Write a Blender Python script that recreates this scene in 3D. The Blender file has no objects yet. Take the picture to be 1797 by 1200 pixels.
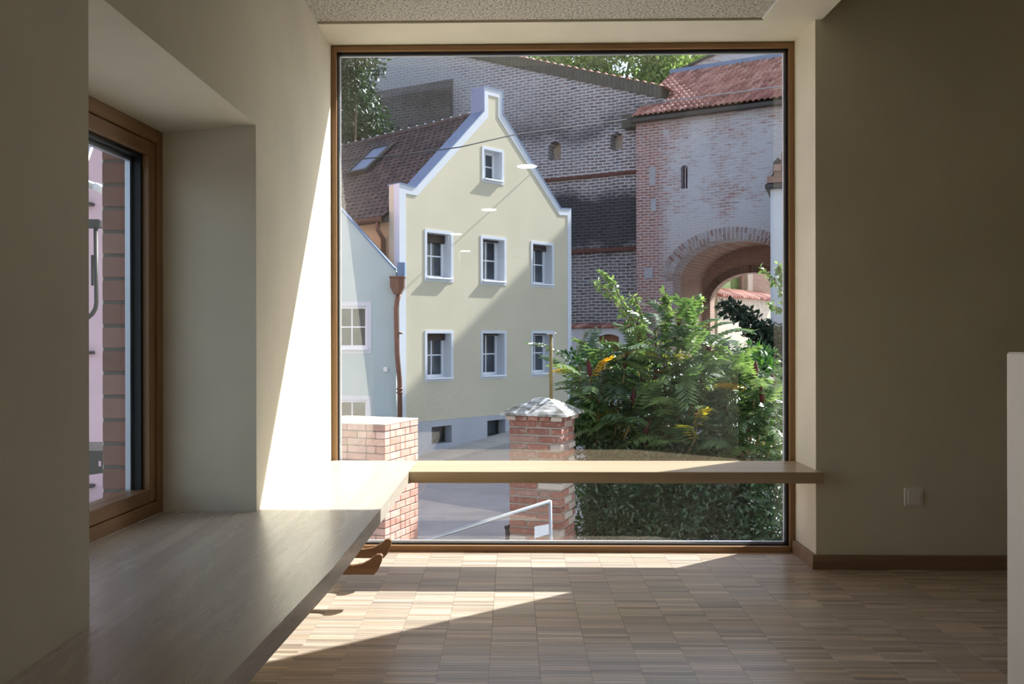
import bpy, bmesh, math, random
import numpy as np
from mathutils import Vector, Matrix, geometry

SC = bpy.context.scene
COL = SC.collection
R = math.radians
random.seed(7)

# ------------------------------------------------------------------ camera, sky, sun, exposure
FPX = 1600.0
cam_d = bpy.data.cameras.new('camera')
cam_d.sensor_width = 36.0
cam_d.lens = FPX / 1797.0 * 36.0
cam_d.shift_x = (898.5 - 866.5) / 1797.0
cam_d.shift_y = -(600.0 - 590.0) / 1797.0
cam_d.clip_start = 0.05
cam = bpy.data.objects.new('camera', cam_d)
COL.objects.link(cam)
cam.location = (0, 0, 1.05)
cam.rotation_euler = (Matrix.Rotation(R(1.2), 3, 'Z') @ Matrix.Rotation(R(90), 3, 'X') @ Matrix.Rotation(R(-0.1), 3, 'Z')).to_euler()
SC.camera = cam

SUN_TO = Vector((0.91, 0.72, 1.0)).normalized()      # towards the sun
world = bpy.data.worlds.new('world')
SC.world = world
world.use_nodes = True
wn = world.node_tree
for n_ in list(wn.nodes):
    wn.nodes.remove(n_)
w_out = wn.nodes.new('ShaderNodeOutputWorld')
w_bg = wn.nodes.new('ShaderNodeBackground')
w_sky = wn.nodes.new('ShaderNodeTexSky')
w_sky.sky_type = 'NISHITA'
w_sky.sun_disc = False
w_sky.sun_elevation = math.asin(SUN_TO.z)
w_sky.sun_rotation = math.atan2(SUN_TO.x, SUN_TO.y)
w_sky.air_density = 1.0
w_sky.dust_density = 2.0
w_bg.inputs['Strength'].default_value = 0.34
w_hs = wn.nodes.new('ShaderNodeHueSaturation')          # slightly hazy, less saturated sky
w_hs.inputs['Saturation'].default_value = 0.75
wn.links.new(w_sky.outputs[0], w_hs.inputs['Color'])
wn.links.new(w_hs.outputs[0], w_bg.inputs['Color'])
wn.links.new(w_bg.outputs[0], w_out.inputs['Surface'])

sun_d = bpy.data.lights.new('sun', 'SUN')
sun_d.energy = 13.5
sun_d.angle = R(0.53)
sun_d.color = (1.0, 0.98, 0.96)
sun = bpy.data.objects.new('sun', sun_d)
COL.objects.link(sun)
sun.location = (20, 20, 30)
sun.rotation_euler = (-SUN_TO).to_track_quat('-Z', 'Y').to_euler()

SC.view_settings.view_transform = 'Standard'
SC.view_settings.look = 'None'
SC.view_settings.exposure = 0.20
SC.view_settings.gamma = 1.0
SC.view_settings.use_curve_mapping = False
SC.cycles.max_bounces = 12
SC.cycles.diffuse_bounces = 6
SC.cycles.transparent_max_bounces = 16
SC.cycles.sample_clamp_indirect = 8.0


# ------------------------------------------------------------------ node helpers
class NT:
    def __init__(s, name):
        s.m = bpy.data.materials.new(name)
        s.m.use_nodes = True
        s.t = s.m.node_tree
        for n in list(s.t.nodes):
            s.t.nodes.remove(n)
        s.out = s.t.nodes.new('ShaderNodeOutputMaterial')

    def n(s, kind, **kw):
        nd = s.t.nodes.new('ShaderNode' + kind)
        for k, v in kw.items():
            if hasattr(nd, k) and not k[0].isupper():
                setattr(nd, k, v)
            else:
                nd.inputs[k.replace('_', ' ')].default_value = v
        return nd

    def l(s, a, b):
        s.t.links.new(a, b)

    def coords(s, kind='Object'):
        return s.n('TexCoord').outputs[kind]

    def mapped(s, scale=(1, 1, 1), kind='Object', vec=None):
        mp = s.n('Mapping')
        mp.inputs['Scale'].default_value = scale
        s.l(vec or s.coords(kind), mp.inputs['Vector'])
        return mp.outputs[0]

    def noise(s, scale, vec=None, detail=4.0, rough=0.55):
        nd = s.n('TexNoise')
        nd.inputs['Scale'].default_value = scale
        nd.inputs['Detail'].default_value = detail
        nd.inputs['Roughness'].default_value = rough
        s.l(vec or s.coords(), nd.inputs['Vector'])
        return nd.outputs['Fac']

    def ramp(s, fac, stops):
        nd = s.n('ValToRGB')
        el = nd.color_ramp.elements
        while len(el) < len(stops):
            el.new(0.5)
        for e, (p, c) in zip(el, stops):
            e.position = p
            e.color = (c, c, c, 1) if isinstance(c, (int, float)) else tuple(c) + (1,)
        s.l(fac, nd.inputs['Fac'])
        return nd.outputs['Color']

    def mix(s, fac, a, b, blend='MIX'):
        nd = s.n('Mix', data_type='RGBA', blend_type=blend)
        for sock, v in ((nd.inputs[0], fac), (nd.inputs[6], a), (nd.inputs[7], b)):
            if hasattr(v, 'is_linked') or hasattr(v, 'links'):
                s.l(v, sock)
            elif isinstance(v, (int, float)):
                sock.default_value = v if sock == nd.inputs[0] else (v, v, v, 1)
            else:
                sock.default_value = tuple(v) + (1,)
        return nd.outputs[2]

    def math(s, op, a, b=0.0, clamp=False):
        nd = s.n('Math', operation=op, use_clamp=clamp)
        for sock, v in ((nd.inputs[0], a), (nd.inputs[1], b)):
            if isinstance(v, (int, float)):
                sock.default_value = v
            else:
                s.l(v, sock)
        return nd.outputs[0]

    def bsdf(s, color, rough=0.7, bump=None, bump_s=0.2, bump_d=0.01, **kw):
        p = s.n('BsdfPrincipled')
        if isinstance(color, (tuple, list)):
            p.inputs['Base Color'].default_value = tuple(color) + (1,)
        else:
            s.l(color, p.inputs['Base Color'])
        if isinstance(rough, (int, float)):
            p.inputs['Roughness'].default_value = rough
        else:
            s.l(rough, p.inputs['Roughness'])
        for k, v in kw.items():
            p.inputs[k.replace('_', ' ')].default_value = v
        if bump is not None:
            b = s.n('Bump')
            b.inputs['Strength'].default_value = bump_s
            b.inputs['Distance'].default_value = bump_d
            s.l(bump, b.inputs['Height'])
            s.l(b.outputs[0], p.inputs['Normal'])
        s.l(p.outputs[0], s.out.inputs['Surface'])
        return p


def c(r, g, b):
    f = lambda v: (v / 255 / 12.92) if v / 255 <= 0.04045 else ((v / 255 + 0.055) / 1.055) ** 2.4
    return (f(r), f(g), f(b))


def dim(col, k):
    return tuple(min(1, x * k) for x in col)


def m_plain(name, col, rough=0.6, var=0.12, scale=6.0, bump=0.0, metallic=0.0, bscale=60.0):
    t = NT(name)
    f = t.noise(scale, detail=5)
    colr = t.ramp(f, [(0.3, dim(col, 1 - var)), (0.7, dim(col, 1 + var))])
    b = t.noise(bscale, detail=3) if bump else None
    t.bsdf(colr, rough, b, bump, 0.004, Metallic=metallic)
    return t.m


def m_wood(name, c1, c2, rough=0.45, axis=0, grain=1.0, rnd=None, spec=0.5):
    t = NT(name)
    sc = [26 * grain, 26 * grain, 26 * grain]
    sc[axis] = 1.6 * grain
    vec = t.mapped(tuple(sc))
    if rnd:
        if rnd == 'island':
            rv = t.n('NewGeometry').outputs['Random Per Island']
        else:
            rv = t.n('ObjectInfo').outputs['Random']
        va = t.n('VectorMath', operation='ADD')
        t.l(vec, va.inputs[0])
        cx = t.n('CombineXYZ')
        t.l(t.math('MULTIPLY', rv, 317.0), cx.inputs[0])
        t.l(t.math('MULTIPLY', rv, 91.0), cx.inputs[1])
        t.l(cx.outputs[0], va.inputs[1])
        vec = va.outputs[0]
    f = t.noise(1.0, vec, detail=6, rough=0.65)
    colr = t.ramp(f, [(0.28, c1), (0.72, c2)])
    if rnd:
        tone = t.ramp(rv, [(0.0, 0.62), (0.12, 0.80), (0.45, 0.95), (0.8, 1.08), (1.0, 1.30)])
        colr = t.mix(1.0, colr, tone, 'MULTIPLY')
        hue = t.ramp(t.math('FRACT', t.math('MULTIPLY', rv, 13.7)), [(0.0, (1.04, 0.98, 0.92)), (1.0, (0.97, 1.0, 1.05))])
        colr = t.mix(1.0, colr, hue, 'MULTIPLY')
    rr = t.ramp(f, [(0.2, rough + 0.08), (0.8, rough - 0.05)])
    p = t.bsdf(colr, rr, f, 0.06, 0.002)
    p.inputs['Specular IOR Level'].default_value = spec
    return t.m


def m_brickwall(name, brick_a, brick_b, mortar, bw=0.27, rh=0.085, ms=0.012, wash=None, wash_col=None, soot=None, soot_col=(0.02, 0.02, 0.022), bump=0.5):
    """whole wall of bricks too far away to pick apart; local x (or y) runs along, z up"""
    t = NT(name)
    sep = t.n('SeparateXYZ')
    t.l(t.coords(), sep.inputs[0])
    wob = t.noise(1.3, detail=3)
    cb = t.n('CombineXYZ')
    t.l(t.math('ADD', sep.outputs[0], sep.outputs[1]), cb.inputs[0])
    t.l(t.math('ADD', sep.outputs[2], t.math('MULTIPLY', wob, 0.10)), cb.inputs[1])
    bk = t.n('TexBrick', offset=0.5)
    bk.inputs['Scale'].default_value = 1.0
    bk.inputs['Brick Width'].default_value = bw
    bk.inputs['Row Height'].default_value = rh
    bk.inputs['Mortar Size'].default_value = ms
    bk.inputs['Mortar Smooth'].default_value = 0.2
    bk.inputs['Color1'].default_value = tuple(brick_a) + (1,)
    bk.inputs['Color2'].default_value = tuple(brick_b) + (1,)
    bk.inputs['Mortar'].default_value = tuple(mortar) + (1,)
    t.l(cb.outputs[0], bk.inputs['Vector'])
    colr = bk.outputs['Color']
    # weathering between single bricks
    f1 = t.noise(7.0, detail=6, rough=0.7)
    colr = t.mix(t.ramp(f1, [(0.4, 0.0), (0.75, 0.6)]), colr, mortar)
    if wash_col is not None:
        fac = wash(t, sep) if wash else t.ramp(t.noise(0.8, detail=6), [(0.4, 0.0), (0.6, 1.0)])
        colr = t.mix(fac, colr, wash_col)
    if soot is not None:
        colr = t.mix(soot(t, sep), colr, soot_col)
    hgt = t.mix(0.3, t.math('SUBTRACT', 1.0, bk.outputs['Fac']), f1)
    t.bsdf(colr, 0.9, hgt, bump, 0.02)
    return t.m


def m_leaf(name, cols, trans=0.45, rough=0.38, rnd='object'):
    t = NT(name)
    rv = t.n('ObjectInfo').outputs['Random'] if rnd == 'object' else t.n('NewGeometry').outputs['Random Per Island']
    stops = [(i / (len(cols) - 1), cc) for i, cc in enumerate(cols)]
    colr = t.ramp(rv, stops)
    f = t.noise(9.0, detail=3)
    colr = t.mix(0.35, colr, t.mix(1.0, colr, t.ramp(f, [(0.3, 0.6), (0.7, 1.35)]), 'MULTIPLY'))
    p = t.n('BsdfPrincipled')
    t.l(colr, p.inputs['Base Color'])
    p.inputs['Roughness'].default_value = rough
    tr = t.n('BsdfTranslucent')
    t.l(t.mix(1.0, colr, (1.25, 1.4, 0.7), 'MULTIPLY'), tr.inputs['Color'])
    mx = t.n('MixShader')
    mx.inputs[0].default_value = trans
    t.l(p.outputs[0], mx.inputs[1])
    t.l(tr.outputs[0], mx.inputs[2])
    t.l(mx.outputs[0], t.out.inputs['Surface'])
    return t.m


def m_glass(name, tint=(0.93, 0.95, 0.955), base=0.092):
    """thin window glazing: lets light straight through and mirrors a share of it by the Fresnel law"""
    t = NT(name)
    lw_ = t.n('LayerWeight')
    lw_.inputs['Blend'].default_value = 0.5
    fr5 = t.math('POWER', lw_.outputs['Facing'], 5.0)          # Schlick's approximation, the same from both sides
    tr = t.n('BsdfTransparent')
    tr.inputs['Color'].default_value = tuple(tint) + (1,)
    gl = t.n('BsdfGlossy')
    gl.inputs['Roughness'].default_value = 0.0
    gl.inputs['Color'].default_value = (1, 1, 1, 1)
    mx = t.n('MixShader')
    t.l(t.math('ADD', t.math('MULTIPLY', fr5, 1.0 - base), base, clamp=True), mx.inputs[0])
    t.l(tr.outputs[0], mx.inputs[1])
    t.l(gl.outputs[0], mx.inputs[2])
    t.l(mx.outputs[0], t.out.inputs['Surface'])
    return t.m


def m_emit(name, col, strength):
    t = NT(name)
    e = t.n('Emission')
    f = t.noise(3.0)
    t.l(t.ramp(f, [(0.0, col), (1.0, dim(col, 1.02))]), e.inputs['Color'])
    e.inputs['Strength'].default_value = strength
    t.l(e.outputs[0], t.out.inputs['Surface'])
    return t.m


# ------------------------------------------------------------------ mesh helpers
class MB:
    def __init__(s):
        s.v, s.f = [], []

    def add(s, vs, fs):
        o = len(s.v)
        s.v += [tuple(p) for p in vs]
        s.f += [tuple(i + o for i in f) for f in fs]
        return s

    def box(s, x0, x1, y0, y1, z0, z1):
        vs = [(x, y, z) for x in (x0, x1) for y in (y0, y1) for z in (z0, z1)]
        fs = [(0, 1, 3, 2), (4, 6, 7, 5), (0, 4, 5, 1), (2, 3, 7, 6), (0, 2, 6, 4), (1, 5, 7, 3)]
        return s.add(vs, fs)

    def cbox(s, x0, x1, y0, y1, z0, z1, b=0.004):
        """box with chamfered edges"""
        bm = bmesh.new()
        bmesh.ops.create_cube(bm, size=1.0)
        for v in bm.verts:
            v.co = Vector(((x0 + x1) / 2 + v.co.x * (x1 - x0), (y0 + y1) / 2 + v.co.y * (y1 - y0), (z0 + z1) / 2 + v.co.z * (z1 - z0)))
        b = min(b, 0.45 * min(x1 - x0, y1 - y0, z1 - z0))
        bmesh.ops.bevel(bm, geom=list(bm.edges), offset=b, segments=1, affect='EDGES', profile=0.5)
        bm.verts.index_update()
        s.add([v.co[:] for v in bm.verts], [[v.index for v in f.verts] for f in bm.faces])
        bm.free()
        return s

    def prism(s, poly, h0, h1, axis='z', holes=()):
        """poly in the plane across axis, extruded from h0 to h1; holes cut through"""
        def P(a, b, h):
            return (a, b, h) if axis == 'z' else ((a, h, b) if axis == 'y' else (h, a, b))
        rings = [list(poly)] + [list(h) for h in holes]
        tris = geometry.tessellate_polygon([[Vector((a, b, 0)) for a, b in r] for r in rings])
        flat = [p for r in rings for p in r]
        n = len(flat)
        vs = [P(a, b, h0) for a, b in flat] + [P(a, b, h1) for a, b in flat]
        fs = [tuple(t) for t in tris] + [tuple(i + n for i in reversed(t)) for t in tris]
        o = 0
        for r in rings:
            k = len(r)
            fs += [(o + i, o + (i + 1) % k, n + o + (i + 1) % k, n + o + i) for i in range(k)]
            o += k
        return s.add(vs, fs)

    def tube(s, pts, rad, seg=8, caps=True):
        pts = [Vector(p) for p in pts]
        rad = rad if isinstance(rad, (list, tuple)) else [rad] * len(pts)
        vs, fs = [], []
        nrm = None
        for i, p in enumerate(pts):
            t = (pts[min(i + 1, len(pts) - 1)] - pts[max(i - 1, 0)]).normalized()
            if nrm is None:
                nrm = t.orthogonal().normalized()
            nrm = (nrm - t * nrm.dot(t)).normalized()
            bn = t.cross(nrm)
            for k in range(seg):
                a = 2 * math.pi * k / seg
                vs.append(p + (nrm * math.cos(a) + bn * math.sin(a)) * rad[i])
        for i in range(len(pts) - 1):
            for k in range(seg):
                k2 = (k + 1) % seg
                fs.append((i * seg + k, i * seg + k2, (i + 1) * seg + k2, (i + 1) * seg + k))
        if caps:
            fs.append(tuple(reversed(range(seg))))
            fs.append(tuple(range((len(pts) - 1) * seg, len(pts) * seg)))
        return s.add(vs, fs)

    def mesh(s, name, smooth=False, norm=True):
        me = bpy.data.meshes.new(name)
        me.from_pydata(s.v, [], s.f)
        if norm:
            bm = bmesh.new()
            bm.from_mesh(me)
            bmesh.ops.recalc_face_normals(bm, faces=list(bm.faces))
            bm.to_mesh(me)
            bm.free()
        if smooth:
            for p in me.polygons:
                p.use_smooth = True
        me.update()
        return me

    def build(s, name, mat, parent=None, smooth=False, norm=True):
        return put(name, s.mesh(name, smooth, norm), mat, parent)


def put(name, me, mat=None, parent=None):
    if mat and not me.materials:
        me.materials.append(mat)
    o = bpy.data.objects.new(name, me)
    COL.objects.link(o)
    o.parent = parent
    return o


def tag(o, label, cat, group=None, kind=None):
    o['label'] = label
    o['category'] = cat
    if group:
        o['group'] = group
    if kind:
        o['kind'] = kind
    return o


def struct(o, label=None):
    o['kind'] = 'structure'
    if label:
        o['label'] = label
    return o


def empty(name, loc=(0, 0, 0), rz=0.0, parent=None):
    o = bpy.data.objects.new(name, None)
    COL.objects.link(o)
    o.location = loc
    o.rotation_euler = (0, 0, rz)
    o.parent = parent
    return o


def stuff(o):
    o['kind'] = 'stuff'
    return o


# ------------------------------------------------------------------ materials
WALL = c(228, 220, 198)


def m_plaster():
    t = NT('lime_plaster')
    f = t.noise(1.6, detail=6, rough=0.6)
    colr = t.ramp(f, [(0.3, dim(WALL, 0.90)), (0.7, dim(WALL, 1.06))])
    b = t.mix(0.4, t.noise(18.0, detail=5), t.noise(140.0, detail=2))
    t.bsdf(colr, 0.82, b, 0.10, 0.004)
    return t.m


def m_acoustic():
    t = NT('wood_wool_board')
    v = t.n('TexVoronoi', feature='DISTANCE_TO_EDGE')
    v.inputs['Scale'].default_value = 80.0
    t.l(t.mapped((1.0, 1.0, 1.0)), v.inputs['Vector'])
    f = t.math('ADD', t.noise(95.0, detail=4, rough=0.75), t.math('MULTIPLY', v.outputs['Distance'], 0.3))
    colr = t.ramp(f, [(0.42, c(110, 102, 94)), (0.52, c(190, 182, 170)), (0.66, c(226, 220, 208))])
    t.bsdf(colr, 0.95, f, 0.8, 0.004)
    return t.m


OAK1, OAK2 = c(160, 143, 126), c(206, 190, 170)
MT = {}
MT['plaster'] = m_plaster()
MT['acoustic'] = m_acoustic()
MT['white'] = m_plain('white_paint', c(232, 230, 226), 0.55, 0.02, 3, 0.03)
MT['plastic'] = m_plain('white_plastic', c(240, 236, 230), 0.35, 0.02)
MT['bench'] = m_wood('bench_oak', c(176, 165, 150), c(206, 195, 178), 0.26, 1, 0.6)
MT['bench_x'] = m_wood('bench_oak_cross', c(168, 146, 116), c(198, 176, 146), 0.30, 0, 0.6)
MT['frame'] = m_wood('frame_oak', c(126, 92, 58), c(162, 124, 84), 0.45, 2, 0.8)
MT['frame_x'] = m_wood('frame_oak_across', c(126, 92, 58), c(162, 124, 84), 0.45, 0, 0.8)
MT['skirt'] = m_wood('skirting_oak', c(128, 102, 78), c(160, 130, 102), 0.5, 0, 0.8)
MT['strip'] = m_wood('parquet_oak', OAK1, OAK2, 0.30, 0, 1.0, 'object')
MT['strips'] = m_wood('parquet_oak_field', OAK1, OAK2, 0.30, 0, 1.0, 'island')
MT['floor_base'] = m_plain('floor_bed', c(104, 84, 66), 0.9)
MT['gasket'] = m_plain('black_gasket', c(28, 28, 32), 0.5)
MT['spacer'] = m_plain('aluminium_spacer', c(190, 195, 205), 0.35, 0.03, metallic=0.6)
MT['glass'] = m_glass('window_glazing')
MT['lamp'] = m_emit('lamp_diffuser', (1.0, 0.96, 0.88), 9.0)
MT['asphalt'] = m_plain('asphalt', c(142, 142, 144), 0.9, 0.14, 1.2, 0.5, bscale=90)
MT['pavement'] = m_plain('pavement_stone', c(165, 162, 158), 0.9, 0.10, 2.0, 0.4, bscale=50)
MT['earth'] = m_plain('garden_earth', c(92, 80, 62), 0.95, 0.25, 3.0, 0.6)
MT['steel'] = m_plain('galvanised_steel', c(178, 182, 188), 0.35, 0.06, 12, metallic=0.85)
MT['dark_metal'] = m_plain('dark_grey_metal', c(62, 60, 58), 0.5, 0.1, 12, metallic=0.3)
MT['zinc'] = m_plain('zinc_flashing', c(112, 134, 164), 0.5, 0.08, 2.5, 0.05, metallic=0.25)
MT['copper'] = m_plain('old_copper', c(116, 78, 62), 0.45, 0.2, 5, 0.05, metallic=0.5)
MT['yellow'] = m_plain('pale_yellow_render', c(202, 193, 168), 0.9, 0.05, 0.9, 0.12, bscale=35)
MT['white_render'] = m_plain('white_render', c(208, 211, 217), 0.85, 0.03, 2, 0.06)
MT['grey_render'] = m_plain('grey_plinth_render', c(176, 178, 184), 0.9, 0.08, 1.5, 0.1)
MT['orange_render'] = m_plain('weathered_ochre_render', c(206, 172, 138), 0.9, 0.08, 1.0, 0.1)
MT['mint'] = m_plain('pale_mint_render', c(178, 195, 193), 0.9, 0.05, 1.0, 0.12, bscale=35)
MT['pink'] = m_plain('pale_pink_render', c(226, 190, 196), 0.9, 0.04, 1.0, 0.08)
MT['upvc'] = m_plain('white_window_frame', c(232, 234, 238), 0.4, 0.02)
MT['pane'] = NT('dark_window_pane').m
_t = NT('dark_window_pane')
_t.bsdf(_t.ramp(_t.noise(1.5), [(0.35, c(40, 44, 50)), (0.65, c(84, 90, 98))]), 0.06)
MT['pane'] = _t.m
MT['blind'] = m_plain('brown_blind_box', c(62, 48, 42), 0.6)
MT['curtain'] = m_plain('grey_curtain', c(140, 146, 150), 0.9)
MT['tile_dark'] = NT('tmp').m


def m_tile(name, cols, rnd, rough=0.75):
    t = NT(name)
    rv = t.n('ObjectInfo').outputs['Random'] if rnd == 'object' else t.n('NewGeometry').outputs['Random Per Island']
    colr = t.ramp(rv, [(i / (len(cols) - 1), cc) for i, cc in enumerate(cols)])
    f = t.noise(5.0, detail=6)
    colr = t.mix(1.0, colr, t.ramp(f, [(0.3, 0.75), (0.7, 1.2)]), 'MULTIPLY')
    t.bsdf(colr, rough, t.noise(40.0), 0.2, 0.004)
    return t.m


MT['tile_dark'] = m_tile('dark_roof_tile', [c(50, 46, 47), c(70, 63, 61), c(86, 76, 73)], 'island')
RED = [c(140, 92, 82), c(176, 118, 104), c(196, 140, 126), c(206, 160, 146)]
MT['tile_red'] = m_tile('red_roof_tile', RED, 'object')
MT['tile_red_field'] = m_tile('red_roof_tile_field', RED, 'island')
MT['brick_new'] = m_tile('new_pale_brick', [c(192, 140, 124), c(206, 156, 140), c(216, 172, 158)], 'object', 0.85)
MT['mortar_new'] = m_plain('grey_mortar', c(122, 118, 114), 0.95, 0.06, 20, 0.2)


def m_oldbrick():
    t = NT('old_handmade_brick')
    rv = t.n('ObjectInfo').outputs['Random']
    colr = t.ramp(rv, [(0.0, c(118, 76, 66)), (0.35, c(146, 96, 84)), (0.6, c(162, 112, 96)), (0.8, c(150, 122, 114)), (1.0, c(192, 180, 170))])
    f = t.noise(22.0, detail=6, rough=0.7)
    colr = t.mix(t.ramp(f, [(0.52, 0.0), (0.70, 0.75)]), colr, c(186, 172, 160))
    t.bsdf(colr, 0.92, f, 0.6, 0.01)
    return t.m


MT['brick_old'] = m_oldbrick()
MT['mortar_old'] = m_plain('old_lime_mortar', c(156, 146, 136), 0.95, 0.15, 14, 0.5)
MT['brick_jamb'] = m_tile('red_facing_brick', [c(150, 112, 100), c(164, 124, 112), c(176, 138, 126)], 'object', 0.9)


def m_cap():
    t = NT('lichen_concrete')
    f = t.noise(6.0, t.mapped((1, 2.6, 1)), detail=6, rough=0.65)
    colr = t.ramp(f, [(0.36, c(96, 92, 84)), (0.48, c(150, 148, 142)), (0.6, c(206, 206, 204))])
    t.bsdf(colr, 0.95, f, 0.4, 0.01)
    return t.m


MT['cap'] = m_cap()

# far brickwork -----------------------------------------------------
WASH = c(204, 206, 210)


def tower_wash(t, sep):
    big = t.noise(0.55, detail=6, rough=0.6)
    fine = t.noise(1.0, t.mapped((3.0, 3.0, 11.0)), detail=4, rough=0.7)
    # left quoin (local x below about 1.1 m) keeps its bare bricks
    edge = t.ramp(t.math('ADD', t.math('MULTIPLY', sep.outputs[0], 0.25), t.math('MULTIPLY', t.math('SUBTRACT', fine, 0.5), 0.22)), [(0.20, 0.0), (0.33, 1.0)])
    high = t.ramp(t.math('MULTIPLY', sep.outputs[2], 0.1), [(0.25, 0.35), (0.55, 1.0)])
    body = t.ramp(t.math('ADD', t.math('MULTIPLY', big, 0.55), t.math('MULTIPLY', fine, 0.55)), [(0.45, 0.10), (0.57, 0.90)])
    return t.math('MULTIPLY', t.math('MULTIPLY', edge, body), high)


MT['tower'] = m_brickwall('whitewashed_tower_brick', c(140, 84, 72), c(168, 108, 92), c(196, 194, 194), 0.30, 0.10, 0.016, tower_wash, WASH)
MT['vault'] = m_brickwall('bare_gateway_brick', c(150, 108, 92), c(176, 132, 112), c(176, 164, 152), 0.30, 0.10, 0.014)


def wall_soot(t, sep):
    big = t.noise(0.5, detail=6, rough=0.62)
    z = t.math('MULTIPLY', sep.outputs[2], 0.0625)
    low = t.ramp(t.math('ADD', z, t.math('MULTIPLY', t.math('SUBTRACT', big, 0.5), 0.16)), [(0.15, 0.40), (0.255, 0.50), (0.285, 0.90), (0.375, 0.90), (0.415, 0.35), (0.445, 0.15), (0.52, 0.25), (0.555, 0.72), (0.60, 0.30), (0.68, 0.15)])
    return low


def wall_wash(t, sep):
    fine = t.noise(1.1, detail=6, rough=0.65)
    xx = t.math('MULTIPLY', sep.outputs[0], -0.06)
    return t.ramp(t.math('ADD', t.math('MULTIPLY', fine, 0.7), xx), [(0.50, 0.0), (0.95, 0.7)])


MT['city'] = m_brickwall('sooty_city_wall_brick', c(84, 78, 80), c(126, 104, 98), c(226, 226, 230), 0.34, 0.115, 0.022, wall_wash, c(196, 198, 204), wall_soot, c(40, 42, 48))
MT['buttress'] = m_brickwall('weathered_buttress_brick', c(88, 78, 74), c(120, 98, 90), c(150, 148, 148), 0.34, 0.115, 0.018, None, None, lambda t, sep: t.ramp(t.noise(0.7, detail=6), [(0.4, 0.15), (0.65, 0.7)]), c(52, 52, 52))
MT['stone'] = m_plain('rubble_stone_wall', c(196, 184, 168), 0.95, 0.22, 3.5, 0.8, bscale=14)
MT['rust'] = m_plain('red_brown_ledge', c(104, 66, 54), 0.9, 0.2, 3)
MT['coping'] = m_plain('mossy_coping', c(86, 86, 78), 0.95, 0.25, 2.5, 0.5)
MT['shutter'] = m_plain('brown_shutter_board', c(128, 88, 62), 0.7, 0.15, 6)

MT['bark'] = m_plain('grey_brown_bark', c(98, 84, 68), 0.9, 0.25, 10, 0.5)
MT['twig'] = m_plain('green_brown_twig', c(120, 104, 66), 0.8, 0.2, 10)
MT['frond'] = m_leaf('sumac_frond', [c(58, 78, 56), c(78, 100, 68), c(96, 118, 78), c(128, 146, 98)], 0.35, 0.26)
MT['frond_turn'] = m_leaf('sumac_frond_turning', [c(170, 150, 44), c(196, 140, 40), c(150, 160, 60)], 0.45, 0.4)
MT['leafmass'] = m_leaf('dense_leaf', [c(38, 70, 36), c(56, 94, 46), c(74, 112, 56), c(98, 132, 70)], 0.3, 0.32, 'island')
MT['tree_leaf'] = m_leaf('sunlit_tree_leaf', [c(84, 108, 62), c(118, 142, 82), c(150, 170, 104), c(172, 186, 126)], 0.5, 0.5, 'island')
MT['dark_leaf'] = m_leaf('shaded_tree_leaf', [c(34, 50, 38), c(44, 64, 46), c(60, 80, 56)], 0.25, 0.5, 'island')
MT['yew'] = m_leaf('yew_needle', [c(34, 56, 40), c(48, 74, 52), c(66, 94, 66)], 0.2, 0.4, 'island')
MT['young_leaf'] = m_leaf('young_pale_leaf', [c(96, 118, 74), c(120, 140, 90), c(146, 162, 114)], 0.4, 0.4, 'island')
MT['fruit'] = m_plain('dark_red_sumac_fruit', c(84, 34, 36), 0.85, 0.3, 60, 0.8, bscale=90)
MT['grass'] = m_plain('dry_grass_stalk', c(206, 188, 148), 0.9, 0.1)
MT['grass_bank'] = m_plain('rough_grass', c(96, 112, 62), 0.95, 0.25, 2.0, 0.6)
MT['hook'] = m_wood('hook_plywood', c(98, 68, 40), c(130, 94, 60), 0.5, 0, 0.8)
MT['plate'] = m_plain('white_enamel_plate', c(226, 230, 238), 0.3, 0.02)
MT['cable'] = m_plain('black_cable', c(44, 48, 56), 0.95)

# ================================================================== ROOM
XL, XR, YI, YO, YW = -0.887, 1.365, 4.14, 4.64, 4.44
ZC = 2.474
P = MT['plaster']

# ---- floor
fl = MB().box(-0.887, 4.2, -8.0, 4.46, -0.25, -0.008).build('floor', MT['floor_base'])
struct(fl, 'industrial oak strip parquet floor')
SX, SY, X0J = 0.16, 0.02286, -0.077
strip_me = MB().cbox(-0.0799, 0.0799, -0.01138, 0.01138, -0.0085, 0.0, 0.0006).mesh('parquet_strip')
strip_me.materials.append(MT['strip'])
field = MB()
near = []
k0 = int((4.44 - (-0.6)) / SY)
rr_ = random.Random(3)
col_off = {}
for ix in range(-6, 27):
    xc = X0J + (ix + 0.5) * SX
    if xc + SX / 2 < -0.90 or xc > 4.2:
        continue
    off = rr_.uniform(0, SY)
    for iy in range(k0):
        yc = 4.44 - (iy + 0.5) * SY - off
        vis = 2.70 < yc < 4.4 and -0.80 < xc < 0.55 * yc
        if vis:
            near.append((yc, xc))
near.sort()
near_set = set(near[:300])
rr_ = random.Random(3)
for ix in range(-6, 27):
    xc = X0J + (ix + 0.5) * SX
    if xc + SX / 2 < -0.90 or xc > 4.2:
        continue
    off = rr_.uniform(0, SY)
    for iy in range(k0):
        yc = 4.44 - (iy + 0.5) * SY - off
        x0, x1 = max(xc - 0.0799, -0.885), xc + 0.0799
        if (yc, xc) in near_set:
            o = put('parquet_strip', strip_me, None, fl)
            o.location = (xc, yc, 0.0)
        else:
            y0, y1 = yc - 0.0112, min(yc + 0.0112, 4.445)
            field.add([(x0, y0, -0.008), (x1, y0, -0.008), (x1, y1, -0.008), (x0, y1, -0.008), (x0 + .0004, y0 + .0004, 0), (x1 - .0004, y0 + .0004, 0), (x1 - .0004, y1 - .0004, 0), (x0 + .0004, y1 - .0004, 0)],
                      [(4, 5, 6, 7), (0, 1, 5, 4), (1, 2, 6, 5), (2, 3, 7, 6), (3, 0, 4, 7)])
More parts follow.
